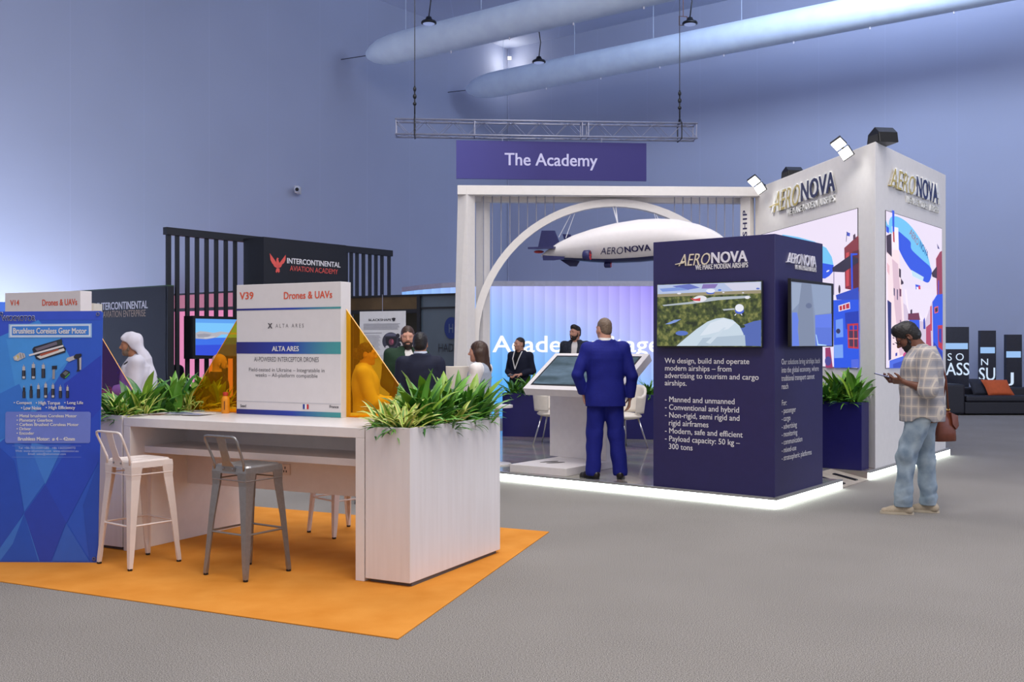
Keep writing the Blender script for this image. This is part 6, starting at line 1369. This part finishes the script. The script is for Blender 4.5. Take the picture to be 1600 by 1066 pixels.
pt2, H2, R2 = person('bearded man in checked shirt and faded jeans, looking down at his phone', P2, Y2, J, dict(skin=SK3, wx=1.05, wy=1.22, head=1.05, hair=('tall', HB), hairv=.006, beard=(HB, .6), trousers=DENIM, leg_r=(.116,.080,.064), cuff=.07, stack=True, tr_w=.0075, tr_add=.012, shoe=SNK, sole=pm('beige_sole',(186,174,154),.7), tops=[
  dict(name='shirt', mat=CHECK, hem=.865, add=.026, rr=(.080,.078,.072), ft=.30, collar=.03, wr_=(.006,30), hemcurve=.045, prof=[(.78,.186,.140),(.92,.182,.140),(1.0,.174,.138),(1.10,.170,.134),(1.22,.176,.132),(1.33,.182,.130),(1.41,.176,.116),(1.455,.145,.098),(1.49,.098,.078),(1.53,.066,.064)])]), h=.006)
W = wm(pt2)
mb = MB(); gm = pm('spectacle_frame', (20,18,20), .3); 
for sx in (-1, 1):
    c = [H2(sx*(.034+.024*math.cos(a)), .112-.008*abs(math.cos(a)), .0+.019*math.sin(a)) for a in [2*math.pi*k/14 for k in range(14)]]; mb.tube([W@Vector(q) for q in c], .0024, 5, closed=True); mb.tube([W@Vector(H2(sx*.058,.104,.004)), W@Vector(H2(sx*.079,.05,.006)), W@Vector(H2(sx*.082,-.015,.004))], .0024, 5)
mb.tube([W@Vector(H2(-.012,.114,.004)), W@Vector(H2(.012,.114,.004))], .0024, 5); mb.build('spectacles', gm, pt2)
# phone in the hands
c = Vector((-.045,.315,1.285)); M = Matrix.Translation(W@c)@Matrix.Rotation(math.radians(Y2), 4, 'Z')@Matrix.Rotation(math.radians(16), 4, 'X')
ph = thing('phone', 'dark smartphone with a lit screen held by the man in the checked shirt', 'phone', W@c)
mb = MB(); mb.box(-.038,-.08,-.004,.038,.08,.004,M); mb.build('phone_case', BLACK, ph, bevel=.002); mb = MB(); mb.box(-.034,-.074,.0042,.034,.074,.0048,M); mb.build('screen', em((170,180,250), .8), ph)
# shoulder bag behind him
LEA = pm('brown_leather', (110,54,34), .45, var=.15, scale=18)
bp_ = Vector((4.13,9.74,0)); bg = thing('shoulder_bag', 'brown leather shoulder bag hanging behind the man in the checked shirt', 'bag', (bp_.x,bp_.y,.66), math.radians(20)); T = Matrix.Translation((bp_.x,bp_.y,0))@Matrix.Rotation(math.radians(18), 4, 'Z')
mb = MB(); rings = []; secs_ = [(.655,.105,.045),(.66,.118,.055),(.74,.112,.06),(.86,.095,.045),(.925,.072,.022),(.94,.06,.012)]
for z, a, b_ in secs_: rings += [T@Vector((a*math.copysign(abs(math.cos(q))**.6, math.cos(q)), b_*math.copysign(abs(math.sin(q))**.6, math.sin(q)), z)) for q in [2*math.pi*k/20 for k in range(20)]]
mb.add(rings, [(i*20+k, i*20+(k+1)%20, (i+1)*20+(k+1)%20, (i+1)*20+k) for i in range(5) for k in range(20)]+[tuple(range(19,-1,-1)), tuple(range(100,120))]); mb.build('bag_body', LEA, bg, smooth=True)
mb = MB(); mb.add([T@Vector(q) for q in ((.03,-.06,.93),(.12,-.045,.90),(.135,-.04,.80),(.09,-.06,.77),(.04,-.07,.82))]+[T@Vector(q) for q in ((.03,.05,.93),(.12,.04,.90),(.135,.035,.80),(.09,.05,.77),(.04,.06,.82))], [(0,1,2,3,4),(9,8,7,6,5)]+[(i,i+5,(i+1)%5+5,(i+1)%5) for i in range(5)]); mb.build('flap', LEA, bg)
shw = W@Vector((.17,-.06,1.545))
for q in (-.05, .03):
    mb = MB(); top = shw+Vector((0,q*.3,0)); bk = W@Vector((.12,-.235,1.25)); mb.tube([W@Vector((.17,.03,1.54)), top+Vector((.0,0,.012)), W@Vector((.15,-.19,1.44)), bk, T@Vector((.02+q,0,.935))], .009, 6); mb.build('strap', LEA, bg, smooth=True)
mb = MB(); mb.tube([T@Vector((-.035,-.01,.955)), T@Vector((.05,-.01,.955))], .012, 8); mb.build('buckle', pm('brass', (200,160,90), .3, 1.), bg)

# --- people behind the counters and round the stage
NAVYC = plain('navy_cardigan', (30,34,52), .85); BLKT = plain('black_tee', (20,20,24), .85); GRN = plain('dark_green_blazer', (36,60,44), .8); DKS = plain('dark_navy_suit', (30,34,54), .75); CHR_ = plain('charcoal_trousers', (44,44,50), .8)
def gx(px, Y): return (px-800)/F*Y
J = joints(1.72, hr=(-28,0,0), elL=(-.25,-.03,1.12), wrL=(-.12,.2,1.06), elR=(.26,-.04,1.11), wrR=(.06,.22,1.05), handL=((.6,.8,0),(.3,0,-1),(0,1,0),.5), handR=((-.7,.7,0),(0,0,-1),(0,1,0),.5))
pt, H_, R_ = person('young man in a navy cardigan with a white lanyard before the glowing stage wall', (gx(812,18.),18.,0), 150, J, dict(skin=SK1, hair=('short', HDB), hairv=-.004, line=(0,.045,.042), trousers=BLKT, shoe=SHOEB, tops=[dict(name='t_shirt', mat=BLKT, hem=.85, add=.006, rr=(.055,.045,.035), ft=-.3, wr_=(.001,30)), dict(name='cardigan', mat=NAVYC, hem=.84, add=.024, rr=(.07,.058,.048), ft=.9, vneck=.22, wr_=(.004,36))]))
W = wm(pt); mb = MB(); z = J['neck'][2]
for sx in (-1, 1): mb.tube([W@Vector((sx*.06,-.03,z+.03)), W@Vector((sx*.075,.06,z-.0)), W@Vector((sx*.06,.145,z-.12)), W@Vector((.0,.168,z-.30))], .010, 6)
mb.build('lanyard', WHITEM, pt)
mb = MB(); q = W@Vector((.02,.29,1.05)); mb.ball(q, .05, 10, (1.3,.9,.5)); o = mb.build('camera_device', pm('grey_device',(96,98,104),.4)); tag(o, 'small grey device held by the man with the white lanyard', 'device')
J = joints(1.81, hr=(-32,0,0))
PLD = plain('dark_checked_jacket', (48,52,64), .8, .35, 24)
person('bearded man in a dark patterned jacket and white shirt behind the touch desk, looking left', (gx(899,16.95),16.95,.1), 165, J, dict(skin=SK1, hair=('tall', HDB), hairv=-.004, line=(0,.052,.038), beard=(HDB, .2), trousers=CHR_, shoe=SHOEB, tops=[dict(name='shirt', mat=WHITEM, hem=.95, add=.004, rr=(.055,.045,.035), ft=.5, collar=.03, wr_=(.001,30)), dict(name='jacket', mat=PLD, hem=.82, add=.024, rr=(.074,.06,.05), ft=.9, vneck=.26, collar=.02)]))
J = joints(1.80, hr=(-12,6,0), elR=(.25,.0,1.14), wrR=(.12,.2,1.0))
person('bearded man in a dark green blazer facing the man in the dark suit', (gx(636.5,11.75),11.75,0), -160, J, dict(skin=SK1, wx=1.06, hair=('short', HBR), hairv=-.002, beard=(HDB, .9), trousers=CHR_, shoe=SHOEB, tops=[dict(name='shirt', mat=WHITEM, hem=.95, add=.004, rr=(.055,.045,.035), ft=.5, collar=.035, wr_=(.001,30)), dict(name='blazer', mat=GRN, hem=.82, add=.028, rr=(.078,.064,.052), ft=.9, vneck=.24, collar=.02)]), h=.0075)
J = joints(1.71, hr=(-8,0,0))
person('man in a dark navy suit seen from behind, standing over the right planter foliage', (gx(657,10.6),10.6,0), 4, J, dict(skin=SK2, wx=1.04, hair=('short', HB), hairv=.003, trousers=DKS, shoe=SHOEB, tops=[dict(name='shirt', mat=pm('pale_blue_shirt',(196,206,224),.7), hem=1.2, add=.0, rr=(.055,.045,.035), ft=.4, collar=.04, wr_=(0,30)), dict(name='jacket', mat=DKS, hem=.80, add=.028, rr=(.078,.062,.05), ft=.9, vneck=.2, collar=.022)]), h=.0075)
J = joints(1.62, hr=(4,2,0), elL=(-.2,.04,1.03), wrL=(-.1,.25,1.05), elR=(.2,.03,1.03), wrR=(.1,.25,1.03))
person('woman with long brown hair and a pale blue waistcoat facing left by the cream chair', (gx(748,10.9),10.9,0), 74, J, dict(skin=SK1, wx=.88, wy=.9, hair=('long', HBR), head=1.0, neckw=.85, trousers=CHR_, shoe=SHOEB, tops=[dict(name='blouse', mat=pm('white_blouse',(236,230,226),.7), hem=.9, add=.008, rr=(.078,.07,.045), ft=.9, wr_=(.004,30)), dict(name='waistcoat', mat=plain('pale_blue_waistcoat', (164,172,186), .8), hem=.82, add=.026, rr=(.06,.06,.06), ft=-.97, vneck=.2)]), h=.0075)
J = joints(1.60, hr=(-8,4,0), elL=(-.2,.06,1.02), wrL=(-.1,.27,1.0), elR=(.2,.06,1.02), wrR=(.1,.27,1.02))
person('woman with tied-back brown hair in a cream blouse seen through the right amber wing', (gx(572,10.2),10.2,0), -82, J, dict(skin=SK1, wx=.92, wy=.98, hair=('bun', HBR), neckw=.88, trousers=CHR_, shoe=SHOEB, tops=[dict(name='blouse', mat=pm('cream_blouse',(226,206,176),.7), hem=.84, add=.028, rr=(.078,.07,.052), ft=.9, collar=.02, wr_=(.005,30))]), h=.0075)
# --- man in a white robe and headscarf
J = joints(1.70, head=(0,.06,1.58), neck=(0,-.02,1.425), hr=(2,4,0), shL=(-.19,-.02,1.385), shR=(.19,-.02,1.385), elL=(-.24,-.0,1.08), wrL=(-.17,.24,1.09), elR=(.24,.0,1.08), wrR=(.16,.25,1.07), handL=((.2,1,-.1),(.4,0,-1),(.3,.2,1),.5))
ROBE = plain('white_cotton_robe', (204,202,212), .85, .03, 20)
pt, H_, R_ = person('man in a white robe and white headscarf facing left before the black lettered panel', (gx(213,10.9),10.9,0), 103, J, dict(skin=SK2, wx=1.06, wy=1.1, hair=('short', HGR), hairv=-.002, beard=(HGR, .1), shoe=pm('brown_sandal',(96,66,44),.6), tops=[dict(name='robe', mat=ROBE, hem=.10, add=.035, rr=(.085,.08,.066), ft=.85, wr_=(.008,26), collar=.03, prof=[(.08,.215,.17),(.5,.205,.155),(.92,.19,.14),(1.0,.184,.135),(1.10,.174,.13),(1.22,.176,.13),(1.33,.182,.13),(1.41,.176,.115),(1.455,.142,.097),(1.49,.097,.077),(1.53,.065,.062)])]), h=.0075)
hc = J['head']; S = Sdf(hc-V3(.3,.42,.62), hc+V3(.3,.25,.2), .0075); Rm = eul(*J['hr'])
S.ell(H_(0,-.018,.036), (.094,.116,.104), 0, Rm); S.cap(H_(0,-.055,-.01), H_(0,-.13,-.20), .085, .12, .04, flat=((0,1,0),1.4)); S.cap(H_(0,-.13,-.20), H_(0,-.17,-.42), .12, .15, .05, flat=((0,1,0),1.9)); S.cap(H_(0,-.17,-.40), H_(0,-.16,-.56), .15, .155, .05, flat=((0,1,0),1.9))
S.cap(H_(-.05,.075,.080), H_(.05,.075,.080), .012, .012, .03); S.cut(H_(0,.075,.055), Rm@V3(0,.62,-.78)) if False else None
S.ell(H_(0,.108,-.075), (.16,.135,.135), .01, Rm, sub=True); S.cap(H_(-.2,.02,-.16), H_(.2,.02,-.16), .105, .105, .02, sub=True); S.wrinkle(.008, 34, 8, (1.3,1.3,.3)); S.cut((0,0,hc[2]-.56), (0,0,-1)); sdf_obj(S, 'headscarf', ROBE, pt)
W = wm(pt); mb = MB(); mb.tube([W@Vector(H_(.10,.045,-.235)), W@Vector(H_(.0,.10,-.25)), W@Vector(H_(-.125,.06,-.215)), W@Vector(H_(-.14,-.03,-.165)), W@Vector(H_(-.10,-.11,-.12)), W@Vector(H_(.0,-.14,-.10))], .012, 6); mb.build('black_strap', BLACK, pt)
mb = MB()
for k in range(9):
    q = Vector((-.07+.006*k, .165+.012*math.sin(k), 1.37-.045*k)); mb.ball(W@q, .014, 6, (1,1,1.2))
mb.build('lanyard', pm('navy_white_lanyard',(48,54,120),.6), pt)
# --- seated men at left
def seated(zh, **ov):
    d = dict(pel=(0,0,zh+.06), neck=(0,.02,zh+.60), head=(0,.06,zh+.745), shL=(-.185,.01,zh+.545), shR=(.185,.01,zh+.545), elL=(-.25,.05,zh+.26), elR=(.25,.05,zh+.26), wrL=(-.1,.27,zh+.22), wrR=(.1,.27,zh+.22), hiL=(-.1,.02,zh), hiR=(.1,.02,zh), knL=(-.12,.43,zh-.02), knR=(.12,.43,zh-.02), anL=(-.12,.40,max(.3,zh-.42)), anR=(.12,.40,max(.3,zh-.42))); d.update(ov); return joints(1.76, **d)
def plain_stool(x, y, z, label):
    t = thing('low_stool', label, 'stool', (x,y,0)); mb = MB(); mb.lathe([(.17,z-.05),(.19,z-.03),(.18,z)], (x,y,0), 20); mb.build('seat', BLACK, t)
    mb = MB(); mb.tube([(x,y,.02),(x,y,z-.05)], .025, 8); mb.build('column', CHR, t); mb = MB(); mb.lathe([(.21,.001),(.2,.02),(.03,.03)], (x,y,0), 20); mb.build('base', CHR, t)
x, y = gx(336,13.2), 13.2
J = seated(.60, hr=(-10,14,0)); person('bald bearded man in dark clothes sitting low behind the left amber wing', (x,y,0), -58, J, dict(skin=SK1, beard=(HDB, .4), hair=None or (None,None), trousers=CHR_, shoe=SHOEB, tops=[dict(name='sweater', mat=BLKT, hem=.60, add=.022, rr=(.072,.06,.05), ft=.9, prof=[(.5,.17,.13),(1.0,.17,.125),(1.33,.178,.124),(1.41,.172,.112),(1.455,.140,.095),(1.49,.095,.075),(1.53,.062,.060)])]))
plain_stool(x, y, .55, 'black round seat under the bald bearded man')
x, y = gx(262,17.3), 17.3
J = seated(.62, hr=(0,8,0)); person('man in a dark blue jacket sitting half behind the edge of the black lettered panel', (x,y,0), 20, J, dict(skin=SK2, hair=('short', HB), trousers=CHR_, shoe=SHOEB, tops=[dict(name='jacket', mat=NAVYC, hem=.62, add=.026, rr=(.076,.062,.05), ft=.9, prof=[(.5,.17,.13),(1.0,.17,.125),(1.33,.178,.124),(1.41,.172,.112),(1.455,.140,.095),(1.49,.095,.075),(1.53,.062,.060)])]))
plain_stool(x, y, .57, 'black round seat under the man in the dark blue jacket')
